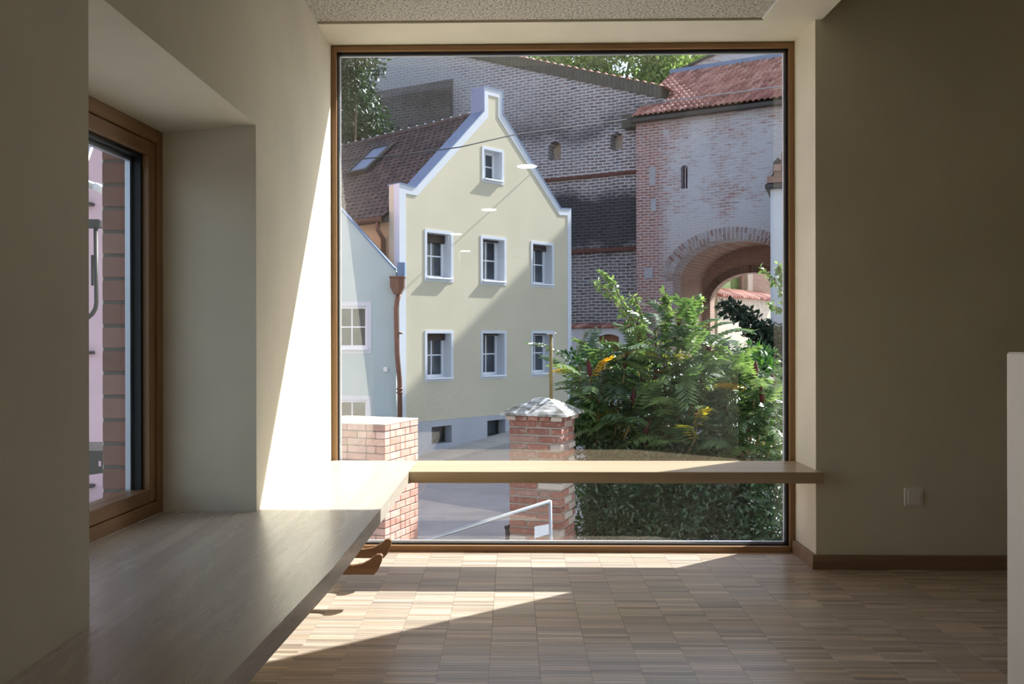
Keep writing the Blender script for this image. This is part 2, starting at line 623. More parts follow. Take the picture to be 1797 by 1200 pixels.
stuff(field.build('parquet_strip_field', MT['strips'], fl, norm=False))
MB().box(-0.887, 4.2, -8.0, -0.61, -0.02, 0.0).build('parquet_back', MT['strips'], fl)

# ---- left wall with deep window niche
NY0, NY1 = 1.89, 3.135          # niche along the wall
NXO = -1.46                     # outer face
wl = MB()
wl.box(-1.30, XL, NY1, YO, -1.9, 3.3)                     # pier next to the big window
wl.box(NXO, -1.30, 3.215, YO, -1.9, 3.3)                  # its outer leaf, set back behind the facing bricks
wl.box(NXO, XL, -8.0, NY0, -1.9, 3.3)                     # near pier
wl.box(NXO, XL, NY0, NY1, -1.9, 0.39)                     # below the niche
wl.prism([(XL, 1.782), (-1.212, 1.757), (NXO, 1.757), (NXO, 3.3), (XL, 3.3)], NY0, NY1, 'y')
wl = struct(wl.build('wall_left', P), 'cream plaster wall with a deep window niche')
bj = MB().cbox(-0.076, 0.076, 0.0, 0.0174, 0.0, 0.0715, 0.003).mesh('brick')
bj.materials.append(MT['brick_jamb'])
MB().box(-1.452, -1.302, 3.204, 3.2145, 0.0, 1.757).build('brick_bed', MT['mortar_new'], wl)
for i in range(21):
    o = put('brick', bj, None, wl)
    o.location = (-1.3775, 3.197, 0.012 + i * 0.0833)

# ---- window wall
wf = MB()
wf.box(XR, 4.2, YI, YO, -1.9, 3.3)
wf.box(NXO, XR, YI, YO, ZC, 3.3)
wf.box(XL - 0.2, XR, YW + 0.02, YO, -1.9, -0.012)
wf = struct(wf.build('wall_front', P), 'cream plaster wall around the big window')
struct(MB().box(4.2, 4.4, -8.0, YO, -0.3, 3.3).build('wall_right', P))
struct(MB().box(NXO, 4.4, -8.2, -8.0, -0.3, 3.3).build('wall_back', P))

# ---- ceiling: wood wool panel between plaster margins, higher ceiling beyond the beam
ce = MB().box(NXO, 4.4, -8.0, YI, 3.3, 3.45).build('ceiling', P)
struct(ce, 'plaster ceiling with a wood wool acoustic panel')
MB().box(XL, 1.128, -8.0, YI - 0.006, 2.484, 2.52).build('acoustic_panel', MT['acoustic'], ce)
MB().box(XL, 1.128, -8.0, YI, 2.52, 3.3).build('ceiling_void', P, ce)
MB().box(1.132, 1.395, -8.0, YI, ZC, 3.3).build('beam', P, ce)
MB().box(1.126, 1.132, -8.0, YI - 0.004, 2.478, 2.53).build('edge_trim', MT['white'], ce)

# ---- big fixed window
w1 = empty('window_1', (0, YW, 0))
struct(w1, 'large fixed oak framed window overlooking the street')
FW, FD = 0.026, 0.07
b = MB().cbox(XL, XL + FW, 0.0, FD, 0.0, ZC - 0.003, 0.002)
b.build('frame_stile', MT['frame'], w1)
MB().cbox(XR - FW, XR, 0.0, FD, 0.0, ZC - 0.003, 0.002).build('frame_stile', MT['frame'], w1)
MB().cbox(XL + FW, XR - FW, 0.0, FD, ZC - 0.003 - FW, ZC - 0.003, 0.002).build('frame_rail', MT['frame_x'], w1)
MB().cbox(XL + FW, XR - FW, -0.004, FD, 0.0, 0.030, 0.002).build('frame_rail', MT['frame_x'], w1)
g0, g1, gz0, gz1 = XL + FW, XR - FW, 0.030, ZC - 0.003 - FW
gk = MB()
for (x0, x1, z0, z1) in ((g0, g0 + .006, gz0, gz1), (g1 - .012, g1, gz0, gz1), (g0, g1, gz1 - .012, gz1), (g0, g1, gz0, gz0 + .006)):
    gk.box(x0, x1, 0.022, 0.05, z0, z1)
gk.build('gasket', MT['gasket'], w1)
sp = MB()
for (x0, x1, z0, z1) in ((g0 + .006, g0 + .014, gz0, gz1), (g1 - .019, g1 - .012, gz0, gz1), (g0, g1, gz1 - .017, gz1 - .012), (g0, g1, gz0 + .006, gz0 + .017)):
    sp.box(x0, x1, 0.036, 0.052, z0, z1)
sp.build('spacer', MT['spacer'], w1)
MB().box(g0 + .001, g1 - .001, 0.030, 0.034, gz0 + .001, gz1 - .001).build('glass_pane', MT['glass'], w1)

# ---- niche window in the left wall (its plane turned a little)
w2 = empty('window_2', (-1.212, NY1, 0.445), R(-90 - 3.0))
struct(w2, 'oak framed window in the niche of the left wall')
# local x: towards the near end, local y: out to the street side is negative
L2, H2 = 1.26, 1.312


def ring(name, x0, x1, z0, z1, wd, y0, y1, mv, mh, parent, ch=0.002):
    MB().cbox(x0, x0 + wd, y0, y1, z0, z1, ch).build(name, mv, parent)
    MB().cbox(x1 - wd, x1, y0, y1, z0, z1, ch).build(name, mv, parent)
    MB().cbox(x0 + wd, x1 - wd, y0, y1, z1 - wd, z1, ch).build(name, mh, parent)
    MB().cbox(x0 + wd, x1 - wd, y0, y1, z0, z0 + wd, ch).build(name, mh, parent)


ring('frame_member', 0.0, L2, 0.0, H2, 0.045, -0.09, 0.0, MT['frame'], MT['frame_x'], w2)
ring('sash_member', 0.047, L2 - 0.047, 0.047, H2 - 0.047, 0.045, -0.085, -0.006, MT['frame'], MT['frame_x'], w2)
ring('gasket', 0.092, L2 - 0.092, 0.092 - 0.055, H2 - 0.092, 0.012, -0.08, -0.03, MT['gasket'], MT['gasket'], w2, 0.0005)
ring('spacer', 0.104, L2 - 0.104, 0.05, H2 - 0.104, 0.014, -0.078, -0.06, MT['spacer'], MT['spacer'], w2, 0.0005)
MB().box(0.093, L2 - 0.093, -0.058, -0.054, 0.045, H2 - 0.093).build('glass_pane', MT['glass'], w2)

# ---- skirting
struct(MB().cbox(1.345, 4.2, YI - 0.016, YI, 0.0, 0.064, 0.001).build('baseboard_front', MT['skirt']), 'oak skirting board on the window wall')
struct(MB().cbox(1.349, 1.365, YI, YW, 0.0, 0.064, 0.001).build('baseboard_reveal', MT['skirt']), 'short oak skirting board in the window reveal')

# ---- white parapet
struct(MB().cbox(1.40, 1.56, -1.5, 2.62, 0.0, 1.003, 0.006).build('wall_parapet', MT['white']), 'white half height parapet wall')

# ---- bench
bench = tag(empty('bench', (0, 0, 0)), 'L-shaped oak bench running along the wall and across the big window', 'bench')
edge = [(-0.466, 4.068), (-0.465, 3.16), (-0.472, 2.37), (-0.496, 1.86), (-0.507, 1.58), (-0.53, 1.0), (-0.55, 0.3), (-0.57, -0.8)]
left_poly = [(XL + .001, -0.8), (XL + .001, NY0), (-1.278, NY0), (-1.2125, NY1 - .002), (XL + .001, NY1 - .002), (XL + .001, 4.435), (-0.467, 4.435)] + edge
MB().prism(left_poly, 0.395, 0.445).build('seat_board', MT['bench'], bench)
MB().prism([(-0.4665, 4.068), (1.377, 4.068), (1.377, YI - .001), (XR - .001, YI - .001), (XR - .001, 4.435), (-0.4665, 4.435)], 0.395, 0.445).build('seat_board', MT['bench_x'], bench)

# ---- curved wooden hooks under the bench
hook_prof = [(XL + .002, 0.118), (-0.545, 0.118), (-0.530, 0.135), (-0.515, 0.170), (-0.512, 0.190), (-0.520, 0.197), (-0.536, 0.196), (-0.560, 0.176), (-0.590, 0.160), (-0.630, 0.153), (-0.690, 0.165), (-0.76, 0.19), (XL + .002, 0.20)]
for i, (yy, lb) in enumerate(((3.835, 'curved plywood hook under the bench nearest the big window'), (3.568, 'curved plywood hook under the bench second from the big window'))):
    o = MB().prism(hook_prof, yy - 0.012, yy + 0.012, 'y').build('wall_hook', MT['hook'])
    tag(o, lb, 'hook', 'wooden hooks below the bench')

# ---- light switch plate
sw = tag(empty('light_switch', (1.799, YI, 0.325)), 'square white plastic wall plate above the skirting', 'switch')
MB().cbox(-0.042, 0.042, -0.009, 0.0, -0.042, 0.042, 0.003).build('plate_frame', MT['plastic'], sw)
MB().cbox(-0.029, 0.029, -0.013, -0.008, -0.029, 0.029, 0.002).build('rocker', MT['plastic'], sw)

# ---- round ceiling lamps (mirrored in the glass)
for i, (lx, ly) in enumerate(((0.122, 1.31), (-0.266, -1.29), (-0.79, -3.73), (-0.82, -6.25))):
    lt = tag(empty('ceiling_lamp', (max(lx, -0.79), ly, 2.484)), 'round white lamp glowing on the acoustic ceiling', 'lamp', 'round ceiling lamps')
    circ = [(0.092 * math.cos(a * math.pi / 16), 0.092 * math.sin(a * math.pi / 16)) for a in range(32)]
    MB().prism(circ, -0.012, 0.0).build('housing', MT['white'], lt)
    circ = [(0.082 * math.cos(a * math.pi / 16), 0.082 * math.sin(a * math.pi / 16)) for a in range(32)]
    MB().prism(circ, -0.016, -0.0121).build('diffuser', MT['lamp'], lt)

# ================================================================== OUTSIDE
HO = Vector((-0.55, 22.0, 0.0))                 # yellow house frame: x along the gable, y back
HU = Vector((math.sin(R(43)), math.cos(R(43)), 0))
HZ = R(47)


def ground_z(x, y):
    t = (x - HO.x) * HU.x + (y - HO.y) * HU.y
    z = -1.42 + 0.11 * max(min(t, 12.0), -3.0)
    if t < -3.0:
        z += 0.03 * (t + 3.0)
    return z


gm = MB()
gx = [-30 + i * 1.0 for i in range(71)]
gy = [-20.3 + i * 1.0 for i in range(101)]
gv = [(x, y, ground_z(x, y)) for y in gy for x in gx]
gf = [(j * 71 + i, j * 71 + i + 1, (j + 1) * 71 + i + 1, (j + 1) * 71 + i) for j in range(100) for i in range(70)]
gm.add(gv, gf)
struct(gm.build('street', MT['asphalt'], smooth=True), 'grey asphalt street rising between the houses')


def house_local(o_x, o_y):
    p = HO + HU * o_x + Vector((-HU.y, HU.x, 0)) * o_y
    return p


# pavement strip along the yellow house
pv = struct(MB().add([p + Vector((0, 0, ground_z(p.x, p.y) - 0.02)) for p in (house_local(-2.9, -0.95), house_local(5.5, -0.95), house_local(5.5, 0.02), house_local(-2.9, 0.02))], [(0, 1, 2, 3)]).build('pavement', MT['asphalt']), 'pale stone pavement beside the yellow house')
for i in range(14):
    s0, s1 = -2.9 + i * 0.6, -2.9 + (i + 1) * 0.6 - 0.012
    q = [house_local(s0, -0.95), house_local(s1, -0.95), house_local(s1, 0.02), house_local(s0, 0.02)]
    q2 = [Vector((p.x, p.y, ground_z(p.x, p.y) + 0.06)) for p in q]
    q1 = [Vector((p.x, p.y, ground_z(p.x, p.y) - 0.05)) for p in q]
    MB().add(q1 + q2, [(4, 5, 6, 7), (0, 1, 5, 4), (1, 2, 6, 5), (2, 3, 7, 6), (3, 0, 4, 7), (3, 2, 1, 0)]).build('paving_slab', MT['pavement'], pv)


# ---------------------------------------------------------------- window set into a house wall
def house_window(parent, x0, x1, z0, z1, depth, y=0.0, panes=(2, 2), blind=0.0, surround=0.07, sill=True, fr=0.055):
    f = MB()
    yf = y + depth
    for (a0, a1, b0, b1) in ((x0, x0 + fr, z0, z1), (x1 - fr, x1, z0, z1), (x0 + fr, x1 - fr, z1 - fr, z1), (x0 + fr, x1 - fr, z0, z0 + fr * 1.5)):
        f.box(a0, a1, yf, yf + 0.06, b0, b1)
    w = f.build('window', MT['upvc'], parent)
    ix0, ix1, iz0, iz1 = x0 + fr, x1 - fr, z0 + fr * 1.5, z1 - fr
    nx, nz = panes
    wd, ht = (ix1 - ix0) / nx, (iz1 - iz0) / nz
    for i in range(nx):
        for j in range(nz):
            MB().box(ix0 + i * wd + .008, ix0 + (i + 1) * wd - .008, yf + 0.03, yf + 0.036, iz0 + j * ht + .008, iz0 + (j + 1) * ht - .008).build('pane', MT['pane'], w)
    for i in range(1, nx):
        MB().box(ix0 + i * wd - .014, ix0 + i * wd + .014, yf + 0.012, yf + 0.034, iz0, iz1).build('muntin', MT['upvc'], w)
    for j in range(1, nz):
        MB().box(ix0, ix1, yf + 0.013, yf + 0.033, iz0 + j * ht - .014, iz0 + j * ht + .014).build('muntin', MT['upvc'], w)
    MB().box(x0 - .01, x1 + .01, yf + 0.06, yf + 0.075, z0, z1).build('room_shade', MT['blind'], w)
    if surround:
        s = surround
        MB().prism([(x0 - s, z0 - s), (x1 + s, z0 - s), (x1 + s, z1 + s), (x0 - s, z1 + s)], y - 0.012, y + 0.001, 'y', [[(x0, z0), (x1, z0), (x1, z1), (x0, z1)]]).build('surround', MT['white_render'], w)
        rv = MB()
        rv.box(x1 - 0.004, x1 + 0.001, y, yf, z0, z1)
        rv.box(x0 - 0.001, x0 + 0.004, y, yf, z0, z1)
        rv.box(x0, x1, y, yf, z1 - 0.004, z1 + 0.001)
        rv.box(x0, x1, y, yf, z0 - 0.001, z0 + 0.004)
        rv.build('reveal', MT['white_render'], w)
    if sill:
        MB().cbox(x0 - 0.02, x1 + 0.02, y - 0.07, yf, z0 - 0.015, z0 + 0.02, 0.006).build('sill', MT['upvc'], w)
    if blind:
        MB().cbox(x0 + .005, x1 - .005, yf - 0.07, yf - 0.005, z1 - blind, z1 - .004, 0.006).build('roller_blind', MT['blind'], w)
    return w


def rect(x0, x1, z0, z1):
    return [(x0, z0), (x1, z0), (x1, z1), (x0, z1)]


# ---------------------------------------------------------------- yellow gabled house
yh = tag(empty('yellow_house', HO, HZ), 'pale yellow rendered house with a white edged stepped gable', 'house')
SL, SR = -2.83, 3.07
wins = [(-2.03, -1.29, 2.37, 3.40, 0.20), (-0.25, 0.50, 2.37, 3.40, 0.05), (1.55, 2.30, 2.37, 3.40, 0.14),
        (-2.03, -1.29, 0.09, 1.12, 0.16), (-0.25, 0.50, 0.09, 1.12, 0.05), (1.55, 2.30, 0.09, 1.12, 0.03),
        (-0.20, 0.42, 4.82, 5.54, 0.0)]
gable = [(SL, -0.86), (SR, -0.86), (SR, 4.42), (2.63, 4.39), (0.43, 6.48), (0.43, 7.03), (-0.20, 7.03), (-0.20, 6.44), (-2.37, 4.36), (SL, 4.40)]
MB().prism(gable, 0.0, 0.36, 'y', [rect(*w[:4]) for w in wins]).build('gable_wall', MT['yellow'], yh)
for (x0, x1, z0, z1, bl) in wins:
    house_window(yh, x0, x1, z0, z1, 0.26, blind=bl)
# white edge band following the gable
band_in = [(SL + .17, -0.86), (SL + .17, 4.20), (-2.32, 4.19), (-0.06, 6.33), (-0.06, 6.86), (0.29, 6.86), (0.29, 6.38), (2.60, 4.22), (SR - .15, 4.24), (SR - .15, -0.86)]
outer = [(SL - .002, -0.86), (SL - .002, 4.402), (-2.372, 4.362), (-0.202, 6.445), (-0.202, 7.032), (0.432, 7.032), (0.432, 6.485), (2.632, 4.392), (SR + .002, 4.422), (SR + .002, -0.86)]
for i in range(len(outer) - 1):
    MB().prism([outer[i], outer[i + 1], band_in[i + 1], band_in[i]], -0.014, 0.002, 'y').build('edge_band', MT['white_render'], yh)
MB().box(SL - 0.014, SL, -0.014, 0.17, -0.86, 4.40).build('edge_band', MT['white_render'], yh)
# zinc flashing on top of the parapet
top = [(SL, 4.40), (-2.37, 4.36), (-0.20, 6.44), (-0.20, 7.03), (0.43, 7.03), (0.43, 6.48), (2.63, 4.39), (SR, 4.42)]
for i in range(len(top) - 1):
    (a0, b0), (a1, b1) = top[i], top[i + 1]
    dx, dz = a1 - a0, b1 - b0
    ln = math.hypot(dx, dz)
    nx, nz = -dz / ln * 0.022, dx / ln * 0.022
    if i >= 3 and i == 2:
        continue
    MB().prism([(a0, b0), (a1, b1), (a1 + nx, b1 + nz), (a0 + nx, b0 + nz)], -0.03, 0.42, 'y').build('flashing', MT['zinc'], yh)
# plinth with basement openings
bw = [(-1.92, -1.30, -1.40, -1.00), (-0.13, 0.50, -1.38, -0.98)]
MB().prism([(SL, -2.3), (SR, -2.3), (SR, -0.862), (SL, -0.862)], -0.03, 0.36, 'y', [rect(*w) for w in bw]).build('plinth', MT['grey_render'], yh)
for (x0, x1, z0, z1) in bw:
    w = MB().prism(rect(x0, x1, z0, z1), 0.20, 0.24, 'y', [rect(x0 + .05, x1 - .05, z0 + .05, z1 - .05)]).build('cellar_window', MT['dark_metal'], yh)
    MB().box(x0 + .02, x1 - .02, 0.24, 0.25, z0 + .02, z1 - .02).build('pane', MT['pane'], w)
# house body behind, roof with tiles
MB().box(SL + 0.02, SR - 0.02, 0.36, 9.0, -2.3, 3.62).build('side_wall', MT['orange_render'], yh)
EX, EZ, RX, RZ_ = -2.97, 3.70, 0.12, 6.50
MB().prism([(EX, EZ - 0.06), (RX, RZ_ - 0.06), (3.2, 3.70), (3.2, 3.6), (EX, 3.6)], 0.36, 9.2, 'y').build('roof_deck', MT['tile_dark'], yh)
sl_v = Vector((RX - EX, 0, RZ_ - EZ))
sl_len = sl_v.length
sl_u = sl_v.normalized()
nrm_v = Vector((-sl_u.z, 0, sl_u.x))
tm = MB()
rows, pitch = 25, 0.17
prof = [(-0.5, 0.0), (-0.3, 0.016), (0.0, 0.026), (0.3, 0.016), (0.5, 0.0)]
for r_ in range(rows):
    for k in range(43):
        yc = 0.46 + k * 0.205 + (0.1 if r_ % 2 else 0.0)
        vs = []
        for (tt, lift) in ((r_ * pitch - 0.01, 0.026), (min(r_ * pitch + 0.21, sl_len), 0.006)):
            for (q, h) in prof:
                p = Vector((EX, 0, EZ)) + sl_u * tt + nrm_v * (lift + h) + Vector((0, yc + q * 0.202, 0))
                vs.append(p)
        for (q, h) in prof:
            p = Vector((EX, 0, EZ)) + sl_u * (r_ * pitch - 0.01) + nrm_v * (h + 0.006) + Vector((0, yc + q * 0.202, 0))
            vs.append(p)
        tm.add(vs, [(i, i + 1, i + 6, i + 5) for i in range(4)] + [(10 + i, 11 + i, i + 1, i) for i in range(4)])
stuff(tm.build('roof_tiles', MT['tile_dark'], yh, norm=False))
for k in range(26):
    yc = 0.5 + k * 0.33
    o = MB().tube([(RX, yc, RZ_ + 0.0), (RX, yc + 0.34, RZ_ + 0.012)], 0.085, 10).build('ridge_tile', MT['tile_dark'], yh, True)
    if k == 0:
        knob0 = MB().box(-0.02, 0.02, -0.02, 0.02, 0.08, 0.12).mesh('ridge_clip')
        knob0.materials.append(MT['steel'])
    kn = put('ridge_clip', knob0, None, o)
    kn.location = (RX, yc, RZ_)
# skylight
sk = empty('skylight_frame', Vector((EX, 0, EZ)) + sl_u * 2.2 + nrm_v * 0.06 + Vector((0, 3.0, 0)), 0, yh)
bpy.data.objects.remove(sk)
M_sk = Matrix.Translation(Vector((EX, 0, EZ)) + sl_u * 2.2 + nrm_v * 0.05 + Vector((0, 3.0, 0))) @ Matrix((sl_u, (0, 1, 0), nrm_v)).transposed().to_4x4()
f = MB().prism([(0, 0), (1.22, 0), (1.22, 0.85), (0, 0.85)], 0.0, 0.10, 'z', [[(0.07, 0.07), (1.15, 0.07), (1.15, 0.78), (0.07, 0.78)]])
sk = f.build('skylight', MT['dark_metal'], yh)
sk.matrix_basis = M_sk
MB().box(0.06, 1.16, 0.06, 0.79, 0.055, 0.065).build('pane', MT['zinc'], sk)
# gutter and downpipe on the side
gt = MB().tube([(EX - 0.06, 0.40, 3.64), (EX - 0.06, 9.2, 3.64)], 0.07, 10)
gt.build('gutter', MT['copper'], yh, True)
MB().tube([(EX - 0.05, 0.52, 3.62), (EX - 0.05, 0.52, 3.42), (EX + 0.10, 0.52, 3.22), (EX + 0.10, 0.52, 1.6)], 0.05, 10).build('downpipe', MT['copper'], yh, True)

# ---------------------------------------------------------------- mint house
gh = tag(empty('mint_house', (-2.48, 19.35, 0)), 'pale mint rendered house with a steep verge and white framed windows', 'house')
gwins = [(-1.30, -0.62, 0.78, 1.70), (-1.30, -0.62, -1.22, -0.30)]
MB().prism([(0, -2.3), (0, 2.42), (-0.06, 2.50), (-1.75, 4.375), (-3.4, 2.5), (-3.4, -2.3)], 0.0, 0.4, 'y', [rect(*w) for w in gwins]).build('gable_wall', MT['mint'], gh)
for w in gwins:
    house_window(gh, *w, 0.07, surround=0.09)
MB().box(-3.4, -0.08, 0.4, 0.5, -2.3, 2.4).build('back_wall', MT['mint'], gh)
MB().prism([(-0.04, 2.47), (-1.75, 4.37), (-3.4, 2.5), (-3.4, 2.55), (-1.75, 4.43), (-0.02, 2.50)], -0.03, 0.62, 'y').build('verge', MT['zinc'], gh)
bx = MB().cbox(-0.27, -0.18, -0.05, 0.0, 0.30, 0.40, 0.006).build('wall_box', MT['plastic'], gh)
# copper rain head and pipe in the corner
rp = tag(empty('rain_pipe', (-2.43, 19.28, 0)), 'copper rain hopper and downpipe between the two houses', 'drainpipe')
hp = [(-0.155, 0.0), (0.135, 0.0), (0.135, -0.20), (0.06, -0.36), (-0.08, -0.36), (-0.155, -0.20)]
MB().prism([(a, b + 2.30) for a, b in hp], -0.14, 0.10, 'y').build('hopper', MT['copper'], rp)
MB().cbox(-0.17, 0.15, -0.155, 0.11, 2.28, 2.32, 0.006).build('hopper_rim', MT['copper'], rp)
MB().tube([(0.02, -0.02, 1.96), (-0.02, -0.02, 1.80), (-0.04, -0.02, 1.65), (-0.02, -0.02, 0.7), (0.03, -0.02, 0.1), (0.05, -0.02, -1.9)], 0.052, 12).build('pipe', MT['copper'], rp, True)
for zz in (1.1, -0.08, -0.16):
    MB().tube([(0.03, -0.02, zz), (0.03, -0.02, zz + 0.04)], 0.066, 12).build('pipe_clamp', MT['copper'], rp, True)
MB().box(-0.02, 0.14, 0.0, 0.3, 2.32, 2.62).build('back_flashing', MT['zinc'], rp)

# ---------------------------------------------------------------- city wall
TO = Vector((4.461, 33.0, 0.0))
TZ = R(-28.85)
cw = tag(empty('city_wall', TO, TZ), 'old sooty brick city wall with sloping coping behind the yellow house', 'wall')
niches = [[(-3.80, 7.85), (-3.24, 7.85), (-3.24, 8.35), (-3.36, 8.50), (-3.52, 8.55), (-3.68, 8.50), (-3.80, 8.35)],
          [(-1.22, 7.98), (-0.72, 7.98), (-0.72, 8.45), (-0.82, 8.56), (-0.97, 8.60), (-1.12, 8.56), (-1.22, 8.45)]]
ctop = lambda a: min(11.95 - 0.335 * (a + 6.13), 14.5)
poly = [(-24, 7.04), (0.9, 7.04), (0.9, ctop(0.9)), (-13.7, 14.48), (-24, 14.5)]
MB().prism(poly, 0.5, 1.3, 'y', niches).build('upper_wall', MT['city'], cw)
MB().box(-4.0, -0.5, 1.0, 1.3, 7.8, 8.7).build('niche_back', MT['stone'], cw)
MB().prism([(-24, 4.24), (-0.002, 4.24), (-0.002, 7.04), (-24, 7.04)], 0.46, 1.3, 'y').build('middle_wall', MT['city'], cw)
MB().prism([(-24, -1.6), (-0.002, -1.6), (-0.002, 4.24), (-24, 4.24)], 0.40, 1.3, 'y').build('lower_wall', MT['city'], cw)
MB().prism([(0.36, 6.99), (0.5, 6.99), (0.5, 7.14)], -24, -0.002, 'x').build('ledge', MT['rust'], cw)
MB().prism([(0.30, 4.18), (0.46, 4.18), (0.46, 4.34)], -24, -0.002, 'x').build('ledge', MT['rust'], cw)
cp = MB()
for i in range(90):
    a0 = -13.6 + i * 0.16
    if a0 > 0.9:
        break
    z0, z1 = ctop(a0), ctop(a0 + 0.155)
    cp.add([(a0, 0.42, z0), (a0 + .15, 0.42, z1), (a0 + .15, 1.38, z1), (a0, 1.38, z0), (a0, 0.42, z0 + .44), (a0 + .15, 0.42, z1 + .44), (a0 + .15, 1.38, z1 + .44), (a0, 1.38, z0 + .44)],
           [(0, 1, 5, 4), (1, 2, 6, 5), (2, 3, 7, 6), (3, 0, 4, 7), (4, 5, 6, 7), (3, 2, 1, 0)])
stuff(cp.build('coping_bricks', MT['coping'], cw))
ct = MB()
for i in range(48):
    a0 = -13.6 + i * 0.305
    if a0 > 0.9:
        break
    ct.tube([(a0, 0.40, ctop(a0) + 0.46), (a0, 1.4, ctop(a0) + 0.46)], 0.05, 6)
    ct.add([(a0, 0.40, ctop(a0) + .45), (a0 + .3, 0.40, ctop(a0 + .3) + .45), (a0 + .3, 1.4, ctop(a0 + .3) + .45), (a0, 1.4, ctop(a0) + .45)], [(0, 1, 2, 3)])
stuff(ct.build('coping_tiles', MT['tile_red_field'], cw))
# lower projecting pier on the left with a weathered sloping top
MB().prism([(0.2, 4.0), (0.5, 4.0), (0.5, 11.62), (0.2, 11.2)], -12.5, -8.15, 'x').build('buttress', MT['buttress'], cw)

# ---------------------------------------------------------------- gate tower
tw = tag(empty('gate_tower', TO, TZ), 'whitewashed brick gate tower with arched passage and red pantile roof', 'tower')
AC, ASZ, AW, AH = 3.42, 3.02, 2.07, 1.34


def arc(cx, cz, w, h, n=28, a0=180.0, a1=0.0):
    return [(cx + w * math.cos(R(a0 + (a1 - a0) * i / n)), cz + h * math.sin(R(a0 + (a1 - a0) * i / n))) for i in range(n + 1)]


ac = arc(AC, ASZ, AW, AH)
slit = [(1.66, 6.22), (1.90, 6.22), (1.90, 6.95), (1.84, 7.03), (1.78, 7.05), (1.72, 7.03), (1.66, 6.95)]
slit2 = [(4.85, 6.0), (5.15, 6.0), (5.15, 6.85), (5.0, 7.0), (4.85, 6.85)]
poly = [(0, -1.6), (AC - AW, -1.6)] + ac + [(AC + AW, -1.6), (6.9, -1.6), (6.9, 8.86), (0, 8.86)]
MB().prism(poly, 0.0, 0.9, 'y', [slit, slit2]).build('front_wall', MT['tower'], tw)
MB().box(1.6, 5.3, 0.8, 0.85, 5.9, 7.1).build('slit_back', MT['dark_metal'], tw)
MB().box(1.775, 1.795, 0.12, 0.14, 6.2, 7.05).build('slit_bar', MT['steel'], tw)
MB().box(0.0, 0.5, 0.9, 4.2, -1.6, 8.86).build('side_wall', MT['tower'], tw)
# passage: left flank, right flank, vault, back wall with second arch
MB().box(AC - AW - 0.5, AC - AW - 0.10, 0.9, 4.2, -1.6, 4.4).build('passage_wall', MT['vault'], tw)
MB().box(AC + AW + 0.10, AC + AW + 0.5, 0.9, 4.2, -1.6, 4.4).build('passage_wall', MT['vault'], tw)
va = arc(AC, ASZ, AW + 0.1, AH + 0.12)
vo = arc(AC, ASZ, AW + 0.4, AH + 0.42)
MB().prism(va + vo[::-1], 0.9, 4.2, 'y').build('vault', MT['vault'], tw)
a2 = arc(3.12, 2.32, 1.62, 1.14)
MB().prism([(0.5, -1.6), (1.50, -1.6)] + a2 + [(4.74, -1.6), (6.6, -1.6), (6.6, 4.6), (0.5, 4.6)], 4.0, 4.6, 'y').build('inner_wall', MT['vault'], tw)
# arch ring bricks: two rings on the front, one on the inner arch
rb = [MB().cbox(-0.045, 0.045, -0.02, 0.16, 0.0, 0.20, 0.006).mesh('arch_brick') for _ in range(1)]
rb[0].materials.append(m_tile('arch_brick_weathered', [c(150, 122, 112), c(172, 156, 150), c(182, 178, 180), c(140, 96, 82)], 'object', 0.9))
for (w_, h_, n_) in ((AW, AH, 46), (AW + 0.215, AH + 0.215, 50)):
    for i in range(n_):
        th = math.pi * (i + 0.5) / n_
        x, z = AC + w_ * math.cos(th), ASZ + h_ * math.sin(th)
        nx, nz = math.cos(th) / w_, math.sin(th) / h_
        o = put('arch_brick', rb[0], None, tw)
        o.location = (x, 0, z)
        o.rotation_euler = (0, math.atan2(nx, nz), 0)
rb2 = MB().cbox(-0.05, 0.05, -0.03, 0.1, 0.0, 0.30, 0.006).mesh('arch_brick')
rb2.materials.append(m_tile('arch_brick_plain', [c(112, 84, 72), c(146, 124, 112), c(134, 104, 90)], 'object', 0.9))
for i in range(38):
    th = math.pi * (i + 0.5) / 38
    nx, nz = math.cos(th) / 1.62, math.sin(th) / 1.14
    o = put('arch_brick', rb2, None, tw)
    o.location = (3.12 + 1.62 * math.cos(th), 4.0, 2.32 + 1.14 * math.sin(th))
    o.rotation_euler = (0, math.atan2(nx, nz), 0)
# quoin patches of bare render
for (x0, x1, z0, z1) in ((0.50, 0.72, 6.42, 7.1), (0.55, 0.75, 5.5, 5.95), (0.30, 0.62, 3.1, 3.5)):
    MB().cbox(x0, x1, -0.015, 0.05, z0, z1, 0.01).build('render_patch', MT['grey_render'], tw)
# roof
PT = R(31.5)
su = Vector((0, math.cos(PT), math.sin(PT)))
sn = Vector((0, -math.sin(PT), math.cos(PT)))
e0 = Vector((0, -0.28, 8.90)) - su * 0.0
RL = 4.95
MB().prism([(-0.28, 8.80), (-0.28 + RL * su.y, 8.80 + RL * su.z), (-0.28 + RL * su.y, 8.74 + RL * su.z), (0.0, 8.74)], -0.06, 6.95, 'x').build('roof_deck', MT['dark_metal'], tw)
MB().prism([(-0.36, 8.70), (-0.05, 8.70), (-0.05, 8.86), (-0.36, 8.82)], -0.12, 6.95, 'x').build('eave_board', MT['dark_metal'], tw)
pp = [(-0.5, 0.02), (-0.38, 0.0), (-0.2, 0.012), (0.0, 0.05), (0.2, 0.062), (0.38, 0.05), (0.5, 0.02)]


